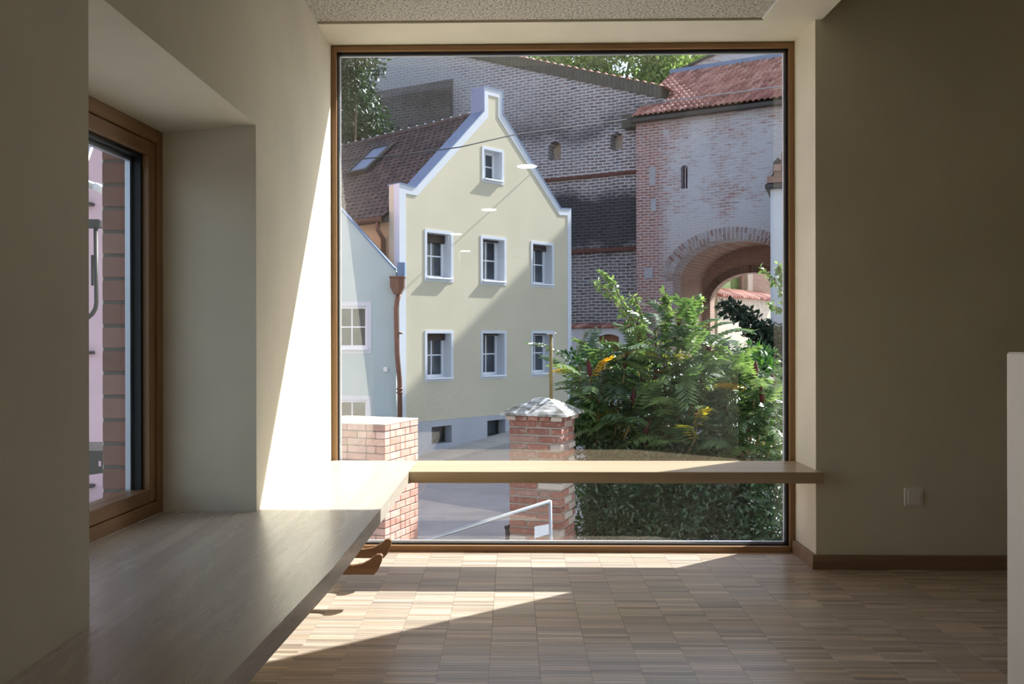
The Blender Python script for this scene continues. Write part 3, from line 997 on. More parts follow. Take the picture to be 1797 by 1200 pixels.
def tile_verts(cx, r_, rp_, cpit):
    vs = []
    for (tt, lift) in ((r_ * rp_ - 0.02, 0.045), (r_ * rp_ + rp_ + 0.03, 0.012)):
        for (q, h) in pp:
            vs.append(Vector((cx + q * cpit, 0, 0)) + su * tt + sn * (lift + h))
    for (q, h) in pp:
        vs.append(Vector((cx + q * cpit, 0, 0)) + su * (r_ * rp_ - 0.02) + sn * (h + 0.01))
    return vs


m6 = len(pp)
tf = [(i, i + 1, i + m6 + 1, i + m6) for i in range(m6 - 1)] + [(2 * m6 + i, 2 * m6 + i + 1, i + 1, i) for i in range(m6 - 1)]
CP_, RP_ = 0.195, 0.375
tile_me = MB().add(tile_verts(0, 0, RP_, CP_), tf).mesh('roof_tile', True, False)
tile_me.materials.append(MT['tile_red'])
tfield = MB()
for r_ in range(13):
    for k in range(35):
        cx = 0.04 + k * CP_
        if r_ < 10 and k < 30:
            o = put('roof_tile', tile_me, None, tw)
            o.location = e0 + Vector((cx, 0, 0)) + su * (r_ * RP_)
        else:
            vs = [v + e0 for v in tile_verts(cx, r_, RP_, CP_)]
            tfield.add(vs, tf)
stuff(tfield.build('roof_tile_field', MT['tile_red_field'], tw, True, False))
sg = [e0 + su * 0.62 + sn * 0.20 + Vector((x, 0, 0)) for x in (-0.05, 6.9)]
MB().tube(sg, 0.02, 6).build('snow_guard', MT['steel'], tw, True)
ty = -0.28 + RL * su.y
tz = 8.90 + RL * su.z
MB().box(-0.06, 6.95, ty - 0.08, ty + 0.2, tz - 0.05, tz + 0.16).build('ridge_flashing', MT['zinc'], tw)
MB().prism([(0.0, 8.8), (6.9, 8.8), (6.9, 13.38), (2.22, 12.12), (-0.05, 11.46)], ty + 0.05, ty + 0.7, 'y').build('upper_wall', MT['tower'], tw)
MB().prism([(-0.12, 11.44), (2.22, 12.12), (6.95, 13.40), (6.95, 13.50), (2.20, 12.20), (-0.14, 11.52)], ty - 0.05, ty + 0.8, 'y').build('verge', MT['dark_metal'], tw)
MB().box(-0.55, 0.0, 0.0, 0.5, 8.62, 9.1).build('corner_block', MT['coping'], tw)

# ---------------------------------------------------------------- low white wall with tile coping
lw = tag(empty('garden_wall', TO, TZ), 'low white rendered wall with red tile coping and arched brown shutter', 'wall')
sh = [(-1.06, -0.4), (-0.27, -0.4), (-0.27, 1.02), (-0.45, 1.09), (-0.66, 1.12), (-0.88, 1.09), (-1.06, 1.02)]
MB().prism([(-4.5, -1.6), (0.3, -1.6), (0.3, 1.36), (-4.5, 1.36)], -1.0, -0.6, 'y', [sh]).build('wall_body', MT['white_render'], lw)
shp = MB()
for i in range(7):
    shp.box(-1.06 + i * 0.113, -1.06 + i * 0.113 + 0.105, -0.92, -0.86, -0.4, 1.12)
MB().box(-1.1, -0.2, -0.86, -0.8, -0.45, 1.2).build('shutter_back', MT['shutter'], lw)
for i in range(7):
    MB().box(-1.06 + i * 0.113, -1.06 + i * 0.113 + 0.104, -0.92, -0.86, -0.4, 1.12).build('shutter_board', MT['shutter'], lw)
for i in range(40):
    MB().tube([(-4.45 + i * 0.12, -1.10, 1.37), (-4.45 + i * 0.12, -0.5, 1.50)], 0.052, 8).build('coping_tile', MT['tile_red'], lw, True)

# ---------------------------------------------------------------- sunlit wall beyond the gateway
bw_ = tag(empty('yard_wall', (9.3, 41.6, 0), R(52)), 'sunlit rubble wall with red tile coping seen through the arch', 'wall')
MB().box(0.0, 6.5, 0.0, 0.5, -1.6, 2.86).build('wall_body', MT['stone'], bw_)
MB().prism([(-0.25, 2.82), (0.65, 2.82), (0.65, 3.20)], -0.1, 6.5, 'x').build('coping_bed', MT['tile_red_field'], bw_)
for i in range(30):
    MB().tube([(0.0 + i * 0.22, -0.3, 2.86), (0.0 + i * 0.22, 0.62, 3.26)], 0.075, 6).build('coping_tile', MT['tile_red'], bw_, True)
yb = tag(empty('yard_building', (11.5, 46.0, 0), R(40)), 'brick outbuilding with a pale pilaster behind the rubble wall', 'building')
MB().box(0.0, 8.0, 0.0, 2.5, -1.6, 6.0).build('wall_body', MT['vault'], yb)
MB().box(0.15, 0.55, -0.25, 0.0, -1.6, 6.0).build('pilaster', MT['stone'], yb)
MB().prism([(-0.4, 6.0), (2.9, 6.0), (1.25, 7.2)], -0.3, 8.3, 'x').build('roof', MT['tile_red_field'], yb)

# ---------------------------------------------------------------- white building at the right edge
wb = tag(empty('white_house', (7.585, 27.0, 0), R(-20)), 'white rendered house corner with a brown tiled roof right of the gateway', 'house')
MB().box(0.0, 3.5, 0.0, 2.4, -1.6, 5.45).build('wall_body', MT['white_render'], wb)
MB().cbox(-0.14, 3.6, -0.2, 2.5, 5.36, 5.50, 0.02).build('eave', MT['dark_metal'], wb)
rf = MB().prism([(-0.1, 5.50), (3.6, 5.50), (1.75, 8.6)], -0.15, 2.45, 'y').build('roof_deck', MT['tile_dark'], wb)
tl = MB()
for r_ in range(18):
    for k in range(max(1, 16 - r_)):
        z0 = 5.52 + r_ * 0.17
        x0 = 0.02 + r_ * 0.17 * 0.58 + k * 0.21 + (0.1 if r_ % 2 else 0)
        tl.add([(x0 - .1, -0.20, z0), (x0 + .1, -0.20, z0), (x0 + .1, -0.16, z0 + .2), (x0 - .1, -0.16, z0 + .2)], [(0, 1, 2, 3)])
stuff(tl.build('roof_tiles', m_tile('brown_roof_tile', [c(120, 92, 80), c(150, 116, 100), c(168, 134, 118)], 'island'), wb, norm=False))

# ---------------------------------------------------------------- tall unseen building added right of the street to shade part of the yellow gable
nb = tag(empty('shade_casting_building', (13.0, 24.6, 0)), 'tall cream building out of view, added to cast shade on the yellow gable', 'building')
MB().box(0, 7.0, 0, 11.5, -1.6, 16.5).build('wall_body', MT['white_render'], nb)
MB().prism([(-0.2, 16.5), (7.2, 16.5), (3.5, 18.0)], -0.2, 11.7, 'y').build('roof', MT['tile_red_field'], nb)
for fz in (1.0, 4.2, 7.4, 10.6):
    for fy in (2.0, 5.0, 8.0):
        w = MB().box(-0.03, 0.0, fy - 0.55, fy + 0.55, fz, fz + 1.5).build('window', MT['upvc'], nb)
        MB().box(-0.04, -0.031, fy - 0.45, fy + 0.45, fz + .1, fz + 1.4).build('pane', MT['pane'], w)

# ---------------------------------------------------------------- overhead cable
tag(MB().tube([(-3.40, 15.0, 3.90), (-2.0, 15.6, 4.15), (-0.95, 16.6, 4.50), (0.05, 18.0, 5.03), (4.35, 33.2, 8.95)], 0.011, 6).build('overhead_cable', MT['cable'], None, True), 'black overhead cable strung across the yellow gable', 'cable')


# ---------------------------------------------------------------- brick pillars
def brick_pillar(root, lx, ly, z0, z1, bl, bh, bd, joint, mat, mcore, jit, rnd):
    """courses of single bricks on the two faces in sight (y=0 face and x=0 face) of a pillar spanning x in [-lx,0], y in [0,ly]"""
    MB().box(-lx + .004, -0.016, 0.016, ly - .004, -2.4, z1 - 0.004).build('mortar_core', mcore, root)
    n = int(round((z1 - z0) / (bh + joint)))
    for r_ in range(n):
        zt = z1 - r_ * (bh + joint)
        zb = zt - bh
        for face in ('front', 'side'):
            ln = lx if face == 'front' else ly
            odd = (r_ + (0 if face == 'front' else 1)) % 2
            p = 0.0 if odd == 0 else 0.0
            first = bd if odd else bl
            k = 0
            while p < ln - 0.03:
                L = first if k == 0 else (bl if (rnd.random() > 0.18 or not jit) else bd)
                L = min(L, ln - p)
                if ln - p - L < 0.06:
                    L = ln - p
                j = rnd.uniform(-jit, jit)
                if face == 'front':
                    m = MB().cbox(-(p + L), -p - (joint if k else 0), -j, bd, zb + rnd.uniform(0, jit * .4), zt, 0.004 + jit * 0.5)
                else:
                    q0 = p + joint if (k or odd) else bd + joint
                    if p == 0 and odd == 0:
                        pass
                    if p + L - q0 < 0.03:
                        p += L
                        k += 1
                        continue
                    if p == 0:
                        q0 = bd + joint
                        if L < bd + 0.05:
                            p += L
                            k += 1
                            continue
                    m = MB().cbox(-bd, j, q0, p + L, zb + rnd.uniform(0, jit * .4), zt, 0.004 + jit * 0.5)
                m.build('brick', mat, root)
                p += L
                k += 1


npil = tag(empty('brick_pier', (-1.408, 10.0, 0.0), R(-21)), 'new pale red brick wall pier with a flat top', 'pier')
brick_pillar(npil, 0.98, 0.80, -1.45, 0.078, 0.24, 0.0715, 0.115, 0.0105, MT['brick_new'], MT['mortar_new'], 0.0008, random.Random(5))
MB().cbox(-0.982, 0.004, -0.004, 0.802, 0.072, 0.086, 0.003).build('mortar_cap', MT['plaster'], npil)

opil = tag(empty('old_gate_pillar', (0.518, 9.8, 0.0), R(-21)), 'weathered old brick gate pillar with a pyramid cap', 'pillar')
brick_pillar(opil, 0.60, 0.50, -1.50, 0.13, 0.27, 0.066, 0.125, 0.018, MT['brick_old'], MT['mortar_old'], 0.006, random.Random(11))
rnd = random.Random(4)
for k in range(5):
    MB().cbox(-0.63 + k * 0.13, -0.63 + k * 0.13 + 0.115, -0.035, 0.1, 0.132, 0.185, 0.008).build('corbel_brick', MT['brick_old'], opil)
for k in range(4):
    MB().cbox(-0.08, 0.035, 0.02 + k * 0.13, 0.02 + k * 0.13 + 0.115, 0.132, 0.185, 0.008).build('corbel_brick', MT['brick_old'], opil)
MB().box(-0.60, -0.01, 0.0, 0.5, 0.13, 0.19).build('corbel_core', MT['mortar_old'], opil)
cv = [(-0.69, -0.075, 0.188), (0.08, -0.075, 0.188), (0.08, 0.58, 0.188), (-0.69, 0.58, 0.188), (-0.69, -0.075, 0.212), (0.08, -0.075, 0.212), (0.08, 0.58, 0.212), (-0.69, 0.58, 0.212),
      (-0.36, 0.20, 0.365), (-0.22, 0.20, 0.365), (-0.22, 0.32, 0.365), (-0.36, 0.32, 0.365)]
cf = [(3, 2, 1, 0), (0, 1, 5, 4), (1, 2, 6, 5), (2, 3, 7, 6), (3, 0, 4, 7), (4, 5, 9, 8), (5, 6, 10, 9), (6, 7, 11, 10), (7, 4, 8, 11), (8, 9, 10, 11)]
MB().add(cv, cf).build('pyramid_cap', MT['cap'], opil)

po = tag(empty('lamp_post', (0.42, 10.05, 0.36)), 'slim grey metal post with a flat cap standing on the old pillar', 'post')
MB().tube([(0, 0, 0), (0, 0, 0.71)], 0.019, 10).build('post', MT['twig'], po, True)
MB().cbox(-0.052, 0.052, -0.05, 0.05, 0.71, 0.728, 0.004).build('cap_plate', MT['steel'], po)

tag(MB().add([(0.225, 9.66, -1.09), (0.375, 9.60, -1.03), (0.375, 9.60, -0.925), (0.225, 9.66, -0.965), (0.225, 9.668, -1.09), (0.375, 9.608, -1.03), (0.375, 9.608, -0.925), (0.225, 9.668, -0.965)],
             [(0, 1, 2, 3), (7, 6, 5, 4), (0, 4, 5, 1), (1, 5, 6, 2), (2, 6, 7, 3), (3, 7, 4, 0)]).build('wall_plate', MT['plate']), 'small tilted white plate on the old brick pillar', 'sign')

hr = tag(empty('handrail', (0, 0, 0)), 'thin galvanised steel handrail sloping in front of the old pillar', 'handrail')
MB().tube([(-1.60, 9.0, -1.195), (0.365, 9.0, -0.578)], 0.019, 10).build('rail', MT['steel'], hr, True)
MB().tube([(0.365, 9.0, -0.57), (0.395, 9.0, -1.9)], 0.016, 10).build('rail_post', MT['steel'], hr, True)
MB().tube([(-1.55, 9.0, -1.19), (-1.55, 9.0, -1.9)], 0.016, 10).build('rail_post', MT['steel'], hr, True)

bo = tag(empty('bollard', (-0.045, 10.25, -1.95)), 'short dark bollard with a black cap at the foot of the old pillar', 'bollard')
MB().tube([(0, 0, 0), (0, 0, 0.83)], 0.045, 12).build('post', MT['dark_metal'], bo, True)
MB().tube([(-0.05, 0, 0.845), (0.06, 0, 0.885)], 0.022, 10).build('cap', MT['gasket'], bo, True)
# ---------------------------------------------------------------- pink house and scaffold seen through the niche window
ph = tag(empty('pink_house', (-7.25, 16.0, 0)), 'pale pink rendered house with white window surrounds and dark sills', 'house')
pw = [(-1.45, -0.37, 3.45, 4.75), (-1.45, -0.37, 0.83, 2.06), (-1.45, -0.37, -1.52, -0.30)]
MB().prism([(-8, -2.5), (1.2, -2.5), (1.2, 9.0), (-8, 9.0)], 0.0, 0.4, 'y', [rect(*w) for w in pw]).build('front_wall', MT['pink'], ph)
MB().box(-8, 1.2, 0.4, 6.0, -2.5, 9.0).build('house_body', MT['pink'], ph)
MB().prism([(-0.5, 9.0), (6.5, 9.0), (3.0, 11.5)], -8.3, 1.5, 'x').build('roof', MT['tile_red_field'], ph)
for w in pw:
    wi = house_window(ph, *w, 0.12, surround=0.085, sill=False)
    MB().cbox(w[0] - 0.22, w[1] + 0.22, -0.14, 0.03, w[2] - 0.085, w[2] - 0.03, 0.01).build('sill', MT['dark_metal'], wi)
    MB().cbox(w[0] - 0.10, w[1] + 0.07, -0.06, 0.02, w[2] - 0.17, w[2] - 0.085, 0.01).build('sill_bracket', MT['white_render'], wi)
sf = tag(empty('scaffold', (-3.0, 6.5, 0)), 'galvanised tube scaffold with a perforated deck outside the niche window', 'scaffold')
MB().tube([(-0.36, 0, 1.50), (-0.01, 0, 2.50)], 0.024, 10).build('diagonal_brace', MT['steel'], sf, True)
MB().tube([(-0.7, 0.05, 2.40), (0.03, 0.05, 2.118)], 0.026, 10).build('tube', MT['steel'], sf, True)
MB().tube([(-0.03, 0.05, 2.142), (0.06, 0.05, 2.106)], 0.031, 10).build('coupler', MT['white'], sf, True)
MB().cbox(-0.7, 0.04, -0.02, 0.03, 1.832, 1.897, 0.008).build('bracket', MT['dark_metal'], sf)
ub = [(0.0, 0, 1.85), (0.005, 0, 1.30)] + [(0.005 - 0.13 + 0.13 * math.cos(R(a)), 0, 1.30 - 0.13 * math.sin(R(a))) for a in (20, 40, 60, 80, 90)] + [(-0.6, 0, 1.17)]
MB().tube(ub, 0.016, 10).build('bent_tube', MT['dark_metal'], sf, True)
MB().cbox(-0.032, -0.018, -0.01, 0.01, 1.42, 1.64, 0.002).build('clip', MT['dark_metal'], sf)
for i in range(9):
    MB().box(-0.9, 0.5, 0.0 + i * 0.06, 0.045 + i * 0.06, 0.215, 0.235).build('grating_bar', MT['dark_metal'], sf)
MB().prism([(-0.9, -0.05), (0.5, 0.13), (0.5, 0.235), (-0.9, 0.235)], -0.02, -0.005, 'y', [[(x, 0.12), (x + 0.025, 0.12), (x + 0.025, 0.16), (x, 0.16)] for x in (-0.6, -0.47, -0.34, -0.21, -0.08 + .005, 0.02)]).build('deck_edge', MT['dark_metal'], sf)
MB().tube([(-0.9, 0.2, -1.9), (-0.9, 0.2, 3.2)], 0.024, 10).build('upright', MT['steel'], sf, True)


# ================================================================== PLANTS
def leaf_mesh(name, blobs, size, mat, parent, seed, shell=0.55, aspect=0.45, droop=0.2):
    rg = np.random.default_rng(seed)
    V, T = [], 0
    chunks = []
    for (cx, cy, cz, rx, ry, rz, n) in blobs:
        d = rg.normal(size=(n, 3))
        d /= np.linalg.norm(d, axis=1)[:, None]
        rad = shell + (1 - shell) * rg.random(n)
        pos = d * rad[:, None] * np.array([rx, ry, rz]) + np.array([cx, cy, cz])
        ax = rg.normal(size=(n, 3)) * 0.8 + d * 0.5 + np.array([0, 0, -droop])
        ax /= np.linalg.norm(ax, axis=1)[:, None]
        up = rg.normal(size=(n, 3)) * 0.7 + d + np.array([0, 0, 0.6])
        sd = np.cross(ax, up)
        sd /= np.linalg.norm(sd, axis=1)[:, None] + 1e-9
        nn = np.cross(sd, ax)
        s = size * (0.65 + 0.7 * rg.random(n))[:, None]
        p0 = pos
        p1 = pos + ax * s * 0.5 + sd * s * aspect * 0.5 + nn * s * 0.06
        p2 = pos + ax * s
        p3 = pos + ax * s * 0.5 - sd * s * aspect * 0.5 + nn * s * 0.06
        chunks.append(np.stack([p0, p1, p2, p3], axis=1).reshape(-1, 3))
    co = np.concatenate(chunks)
    nl = len(co) // 4
    me = bpy.data.meshes.new(name)
    me.vertices.add(len(co))
    me.vertices.foreach_set('co', co.astype(np.float32).ravel())
    idx = (np.arange(nl)[:, None] * 4 + np.array([0, 1, 2, 0, 2, 3])[None, :]).ravel()
    me.loops.add(nl * 6)
    me.loops.foreach_set('vertex_index', idx.astype(np.int32))
    me.polygons.add(nl * 2)
    me.polygons.foreach_set('loop_start', np.arange(0, nl * 6, 3, dtype=np.int32))
    me.polygons.foreach_set('loop_total', np.full(nl * 2, 3, dtype=np.int32))
    me.update()
    me.validate()
    return stuff(put(name, me, mat, parent))


def tree(name, label, base, height, blobs, size, mat, seed, cat='tree', group=None, trunk=0.18):
    t = tag(empty(name, base), label, cat, group)
    rr = random.Random(seed)
    MB().tube([(0, 0, -0.3), (rr.uniform(-.2, .2), 0, height * 0.35), (rr.uniform(-.3, .3), 0.1, height * 0.7), (0.1, 0, height * 0.92)], [trunk, trunk * .8, trunk * .5, trunk * .15], 8).build('trunk', MT['bark'], t, True)
    for k in range(6):
        a = rr.uniform(0, 6.28)
        z = height * rr.uniform(0.35, 0.65)
        L = height * 0.28
        MB().tube([(0, 0, z), (math.cos(a) * L * .5, math.sin(a) * L * .5, z + L * .45), (math.cos(a) * L, math.sin(a) * L, z + L * .8)], [trunk * .4, trunk * .25, trunk * .08], 6).build('branch', MT['bark'], t, True)
    leaf_mesh('foliage', blobs, size, mat, t, seed)
    return t


def blobs_in(rg, n, box, rad, leaves):
    x0, x1, y0, y1, z0, z1 = box
    out = []
    for _ in range(n):
        r_ = rg.uniform(rad * .7, rad * 1.2)
        out.append((rg.uniform(x0, x1), rg.uniform(y0, y1), rg.uniform(z0, z1), r_, r_, r_ * .8, leaves))
    return out


# grassy bank held up by the city wall
bk = MB().prism([(1.3, -1.6), (30, -1.6), (30, 7.2), (8, 6.2), (1.3, 5.8)], -24, -0.3, 'x').build('bank', MT['grass_bank'])
bk.location = TO
bk.rotation_euler = (0, 0, TZ)
struct(bk, 'grassy bank behind the city wall')
# trees on the bank behind the city wall
rg = random.Random(21)
trees = [((1.5, 47.5, 6.0), 'broad sunlit tree behind the highest stretch of the city wall', 'tree_leaf'),
         ((6.2, 49.0, 6.0), 'pale green tree rising behind the middle of the city wall coping', 'tree_leaf'),
         ((8.3, 49.5, 5.8), 'yellow green tree behind the left verge of the gate tower', 'tree_leaf'),
         ((12.0, 54.0, 5.8), 'tall green tree behind the gate tower roof', 'dark_leaf')]
for i, (b_, lb, mt) in enumerate(trees):
    tree('bank_tree', lb, b_, 11.0, blobs_in(rg, 26, (-3.0, 3.0, -1.5, 1.5, 5.0, 11.4), 1.45, 620), 0.30, MT[mt], 30 + i, group='trees behind the city wall', trunk=0.25)
# darker trees left of the buttress
tree('hillside_tree', 'dark leafy tree left of the buttress above the tiled roof', (-5.5, 31.5, -1.0), 12.0, blobs_in(rg, 22, (-1.6, 0.7, -1.0, 1.0, 8.0, 13.0), 0.8, 420), 0.17, MT['dark_leaf'], 41)
tree('hillside_tree', 'dark tree behind the ridge of the tiled roof', (-7.0, 35.0, 0.0), 12.0, blobs_in(rg, 20, (-2.2, 1.8, -1.0, 1.0, 6.5, 14.0), 1.1, 420), 0.2, MT['dark_leaf'], 42)
iv = tag(empty('ivy', (-4.2, 36.2, 0)), 'green ivy along the foot of the buttress above the roof ridge', 'ivy')
leaf_mesh('foliage', blobs_in(rg, 12, (-1.2, 1.6, -0.2, 0.3, 8.0, 9.3), 0.5, 160), 0.12, MT['dark_leaf'], iv, 43)
MB().tube([(0, 0, 4.5), (0.2, 0, 9.0)], 0.05, 6).build('stem', MT['bark'], iv, True)

# ---- sumac: pinnate fronds
def frond_mesh(seed, L, pairs=12, droop=0.55):
    rr = random.Random(seed)
    m = MB()
    pts = []
    for i in range(pairs + 2):
        t = i / (pairs + 1)
        pts.append(Vector((L * t * (1 - 0.18 * t * t), rr.uniform(-.004, .004), -droop * L * t * t * 0.6 + 0.10 * L * math.sin(t * 2.2))))
    for i in range(len(pts) - 1):
        a, b = pts[i], pts[i + 1]
        w = 0.0035 * (1 - 0.6 * i / len(pts))
        m.add([a + Vector((0, w, 0)), a - Vector((0, w, 0)), b - Vector((0, w, 0)), b + Vector((0, w, 0))], [(0, 1, 2, 3)])
    for i in range(2, pairs + 2):
        t = i / (pairs + 1)
        ll = L * (0.235 if t < 0.75 else 0.235 * (1.75 - t)) * (0.55 + 0.45 * min(1, t * 3.0)) * rr.uniform(0.88, 1.1)
        for s in (-1, 1):
            if i == pairs + 1 and s == 1:
                dirv = Vector((1, 0, -0.25))
            else:
                dirv = Vector((0.38 + 0.35 * t, s * 1.0, -0.30 - rr.uniform(0, 0.35)))
            dirv.normalize()
            p = pts[i] if i < len(pts) else pts[-1]
            sd = dirv.cross(Vector((0, 0, 1))).normalized()
            wd = ll * 0.185
            nz = sd.cross(dirv)
            mid = p + dirv * ll * 0.45
            tip = p + dirv * ll + Vector((0, 0, -ll * 0.12))
            m.add([p, mid + sd * wd - nz * wd * .35, tip, mid - sd * wd - nz * wd * .35, mid], [(0, 1, 4), (1, 2, 4), (2, 3, 4), (3, 0, 4)])
    me = m.mesh('frond', False, False)
    return me


fronds = [frond_mesh(100 + i, 0.50 + 0.05 * (i % 4), 11 + i % 3, 0.35 + 0.14 * (i % 3)) for i in range(6)]
fronds_y = [f.copy() for f in fronds[:3]]
for f in fronds:
    f.materials.append(MT['frond'])
for f in fronds_y:
    f.materials.append(MT['frond_turn'])
cone_me = MB().tube([(0, 0, 0), (0, 0, 0.03), (0.003, 0, 0.08), (0.0, 0.003, 0.13), (0, 0, 0.185)], [0.008, 0.024, 0.029, 0.022, 0.003], 8).mesh('fruit_cone', True)
cone_me.materials.append(MT['fruit'])


def sumac(label, base, heads, seed, turn=0.0, cones=0.5):
    rr = random.Random(seed)
    t = tag(empty('sumac_shrub', base), label, 'shrub', 'sumac shrubs behind the old pillar')
    B = Vector(base)
    for (hx, hy, hz, nf) in heads:
        h = Vector((hx, hy, hz)) - B
        k = Vector((h.x * 0.35, h.y * 0.35, h.z * 0.55))
        MB().tube([Vector((h.x * .06, h.y * .06, 0)), k, h * 0.93 + Vector((0, 0, -0.03)), h], [0.028, 0.02, 0.012, 0.008], 6).build('stem', MT['twig'], t, True)
        a0 = rr.uniform(0, 6.28)
        for i in range(nf):
            az = a0 + i * 2.399 + rr.uniform(-.2, .2)
            pit = rr.uniform(-0.15, 0.75) if i > 2 else rr.uniform(0.5, 1.1)
            if rr.random() < turn:
                me = rr.choice(fronds_y)
            else:
                me = rr.choice(fronds)
            o = put('frond', me, None, t)
            o.location = h + Vector((0, 0, -0.028 * i))
            o.rotation_euler = (rr.uniform(-.3, .3), -pit, az)
            s = rr.uniform(0.85, 1.25)
            o.scale = (s, s, s)
        if rr.random() < cones:
            o = put('fruit_cone', cone_me, None, t)
            o.location = h + Vector((0, 0, 0.05))
            o.scale = (1.15, 1.15, 1.15)
            o.rotation_euler = (rr.uniform(-.35, .35), rr.uniform(-.35, .35), 0)
    return t


def at(px, py, y):
    return ((px - 900.0) / 1600.0 * y * 1.0, y, 1.05 - (py - 590.0) / 1600.0 * y)


def heads_from(lst, nf):
    return [at(px, py, y) + (nf,) for (px, py, y) in lst]


GZ = -1.75
sumac('sumac shrub with fern like leaves leaning over the old pillar', (0.95, 11.0, GZ), heads_from([(1015, 640, 10.9), (1035, 668, 10.7), (1060, 640, 11.2), (1095, 655, 10.9), (1050, 715, 10.6), (1080, 745, 10.8), (1110, 720, 10.6), (1030, 745, 11.0), (1130, 690, 11.4), (1075, 690, 11.1)], 9), 1, 0.10, 0.75)
sumac('tallest sumac shrub with dark red fruit cones before the gateway', (1.75, 11.3, GZ), heads_from([(1120, 610, 11.2), (1150, 575, 11.4), (1190, 580, 11.2), (1225, 590, 11.0), (1170, 625, 10.9), (1205, 640, 10.7), (1240, 630, 11.2), (1150, 680, 10.8), (1195, 700, 10.6), (1235, 690, 10.9), (1170, 745, 10.7), (1220, 755, 10.5), (1130, 770, 10.6)], 9), 2, 0.05, 0.6)
sumac('sumac shrub with bright spreading fronds beside the right window frame', (2.75, 10.9, GZ), heads_from([(1322, 672, 10.6), (1335, 715, 10.4), (1290, 690, 10.9), (1275, 735, 10.7), (1310, 765, 10.5), (1350, 770, 10.8), (1265, 780, 10.6), (1355, 690, 11.2), (1290, 640, 11.4)], 10), 3, 0.02, 0.6)

# dense broad-leaved shrubs behind and under the sumac
db = tag(empty('broadleaf_shrub', (1.9, 12.2, GZ)), 'dense glossy broadleaf shrub filling in between the sumac', 'shrub')
leaf_mesh('foliage', blobs_in(random.Random(5), 56, (-1.15, 1.5, -0.5, 0.4, 0.4, 2.5), 0.40, 420), 0.09, MT['leafmass'], db, 51)
MB().tube([(0, 0, -0.2), (0.1, 0, 1.2), (-0.1, 0.1, 2.4)], [0.05, 0.035, 0.015], 8).build('stem', MT['bark'], db, True)
db2 = tag(empty('ivy_shrub', (0.62, 10.9, GZ)), 'low dark glossy shrub leaning on the cap of the old pillar', 'shrub')
leaf_mesh('foliage', blobs_in(random.Random(6), 9, (-0.10, 0.5, -0.3, 0.2, 1.5, 2.05), 0.20, 230), 0.07, MT['leafmass'], db2, 52)
MB().tube([(0, 0, -0.2), (0.05, 0, 1.0), (0.0, 0.0, 1.9)], [0.04, 0.03, 0.012], 8).build('stem', MT['bark'], db2, True)
hd = tag(empty('yew_hedge', (2.0, 10.55, GZ)), 'dark dense evergreen hedge below the sumac', 'hedge')
leaf_mesh('foliage', blobs_in(random.Random(7), 60, (-1.12, 1.45, -0.1, 0.4, -0.15, 1.45), 0.36, 660), 0.075, MT['yew'], hd, 53, 0.6, 0.35)
leaf_mesh('foliage', [(x, -0.12, z, 0.26, 0.2, 0.3, 700) for x in (-0.98, -0.85, -0.65, -0.4) for z in (0.1, 0.5, 0.9, 1.25)], 0.075, MT['yew'], hd, 54, 0.5, 0.35)
MB().tube([(0, 0, -0.2), (0.1, 0, 0.7), (0.0, 0.0, 1.3)], [0.05, 0.035, 0.015], 8).build('stem', MT['bark'], hd, True)

# arching young shoots
def shoot(parent, pts, n, size, seed, mat):
    rr = random.Random(seed)
    pts = [Vector(p) for p in pts]
    MB().tube(pts, [0.012] + [0.008] * (len(pts) - 2) + [0.003], 6).build('shoot', MT['twig'], parent, True)
    bl = []
    for i in range(n):
        t = rr.uniform(0.25, 1.0) * (len(pts) - 1)
        k = min(int(t), len(pts) - 2)
        p = pts[k].lerp(pts[k + 1], t - k)
        bl.append((p.x, p.y, p.z, 0.035, 0.035, 0.03, 1))
    return leaf_mesh('leaves', bl, size, mat, parent, seed, 0.3, 0.48, 0.7)


ys = tag(empty('arching_shrub', (0, 0, 0)), 'shrub with long arching leafy shoots before the city wall', 'shrub')
shoot(ys, [(1.75, 11.6, GZ), (1.70, 11.5, 0.6), at(1110, 560, 11.4), at(1075, 500, 11.4), at(1052, 472, 11.4)], 150, 0.085, 61, MT['young_leaf'])
shoot(ys, [(1.72, 11.6, GZ), (1.66, 11.5, 0.6), at(1105, 565, 11.3), at(1070, 515, 11.3), at(1047, 494, 11.3)], 110, 0.085, 62, MT['young_leaf'])
shoot(ys, [(1.75, 11.6, GZ), (1.72, 11.5, 0.6), at(1130, 575, 11.3), at(1118, 530, 11.3), at(1107, 522, 11.3)], 90, 0.08, 63, MT['young_leaf'])
shoot(ys, [(1.85, 11.6, GZ), (1.9, 11.5, 0.7), at(1172, 560, 11.3), at(1168, 530, 11.3), at(1166, 514, 11.3)], 130, 0.09, 64, MT['young_leaf'])
shoot(ys, [(1.95, 11.6, GZ), (2.0, 11.5, 0.7), at(1215, 570, 11.3), at(1222, 540, 11.3), at(1230, 524, 11.3)], 120, 0.09, 65, MT['young_leaf'])
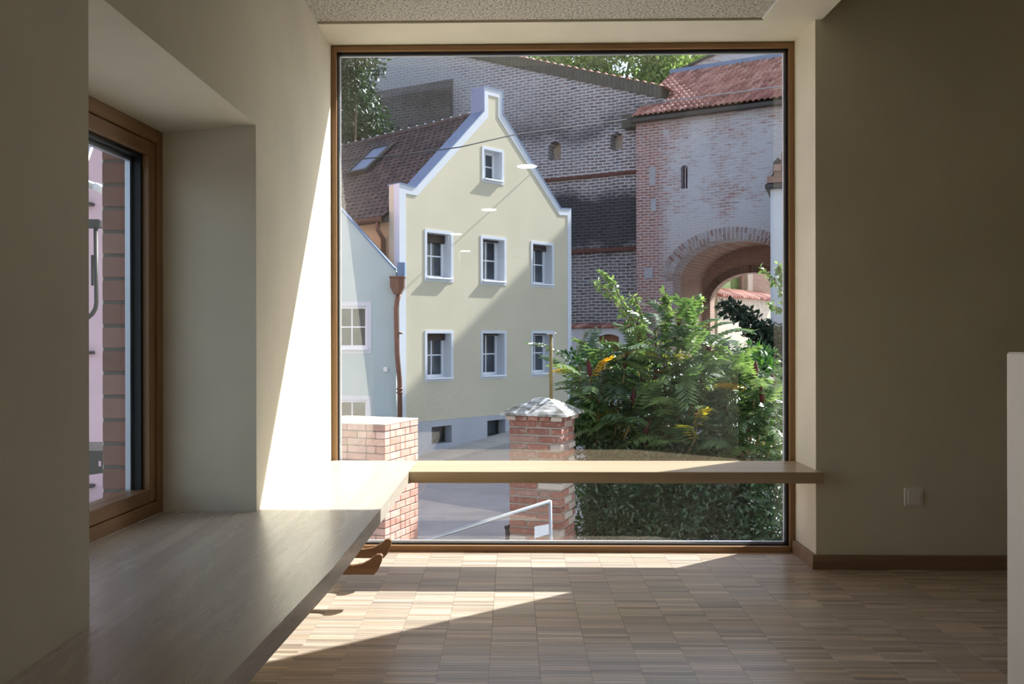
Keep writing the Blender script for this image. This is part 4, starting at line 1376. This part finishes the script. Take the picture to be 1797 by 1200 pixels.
rt = tag(empty('young_tree', (0, 0, 0)), 'young leafy tree in front of the white house corner', 'tree')
shoot(rt, [(3.75, 12.2, GZ), (3.7, 12.0, 0.4), at(1385, 560, 12.0), at(1372, 500, 12.0), at(1362, 462, 12.0)], 190, 0.085, 66, MT['young_leaf'])
shoot(rt, [(3.75, 12.2, GZ), (3.7, 12.0, 0.6), at(1385, 560, 12.0), at(1362, 500, 12.0), at(1332, 470, 12.0)], 120, 0.08, 67, MT['young_leaf'])
shoot(rt, [(3.75, 12.2, GZ), (3.7, 12.0, 0.6), at(1400, 590, 12.0), at(1375, 545, 12.0), at(1345, 535, 12.0)], 110, 0.08, 68, MT['young_leaf'])
fi = tag(empty('dark_vine', (7.6, 25.6, 0)), 'dark green climber hanging in front of the gateway', 'climber')
leaf_mesh('foliage', [((px - 900) / 1600 * 25.6 - 7.6, 0.0, 1.05 - (py - 590) / 1600 * 25.6, r_ * .82, .4, r_ * .66, int(480 * r_)) for (px, py, r_) in
                      ((1275, 540, .35), (1290, 548, .35), (1305, 556, .4), (1320, 572, .5), (1335, 590, .6), (1350, 590, .7), (1340, 615, .7), (1360, 620, .8), (1370, 650, .9), (1350, 660, .8), (1375, 600, .8), (1330, 640, .4))], 0.17, MT['dark_leaf'], fi, 55, 0.3)
MB().tube([(-0.2, 0, -1.5), (-0.3, 0, 1.2)], 0.06, 6).build('stem', MT['bark'], fi, True)
# dry grass beside the pillar
rgs = random.Random(9)
gs = tag(empty('dry_grass', (1.02, 11.15, -1.75)), 'tuft of dry straw coloured grass beside the old pillar', 'grass')
gb = MB()
for i in range(16):
    a, ln = rgs.uniform(0, 6.28), rgs.uniform(1.25, 1.62)
    sp_ = rgs.uniform(0.08, 0.26)
    gb.tube([(0, 0, 0), (math.cos(a) * sp_ * .4, math.sin(a) * sp_ * .4, ln * .6), (math.cos(a) * sp_, math.sin(a) * sp_, ln)], [0.002, 0.0018, 0.003], 4)
stuff(gb.build('grass_stalks', MT['grass'], gs))
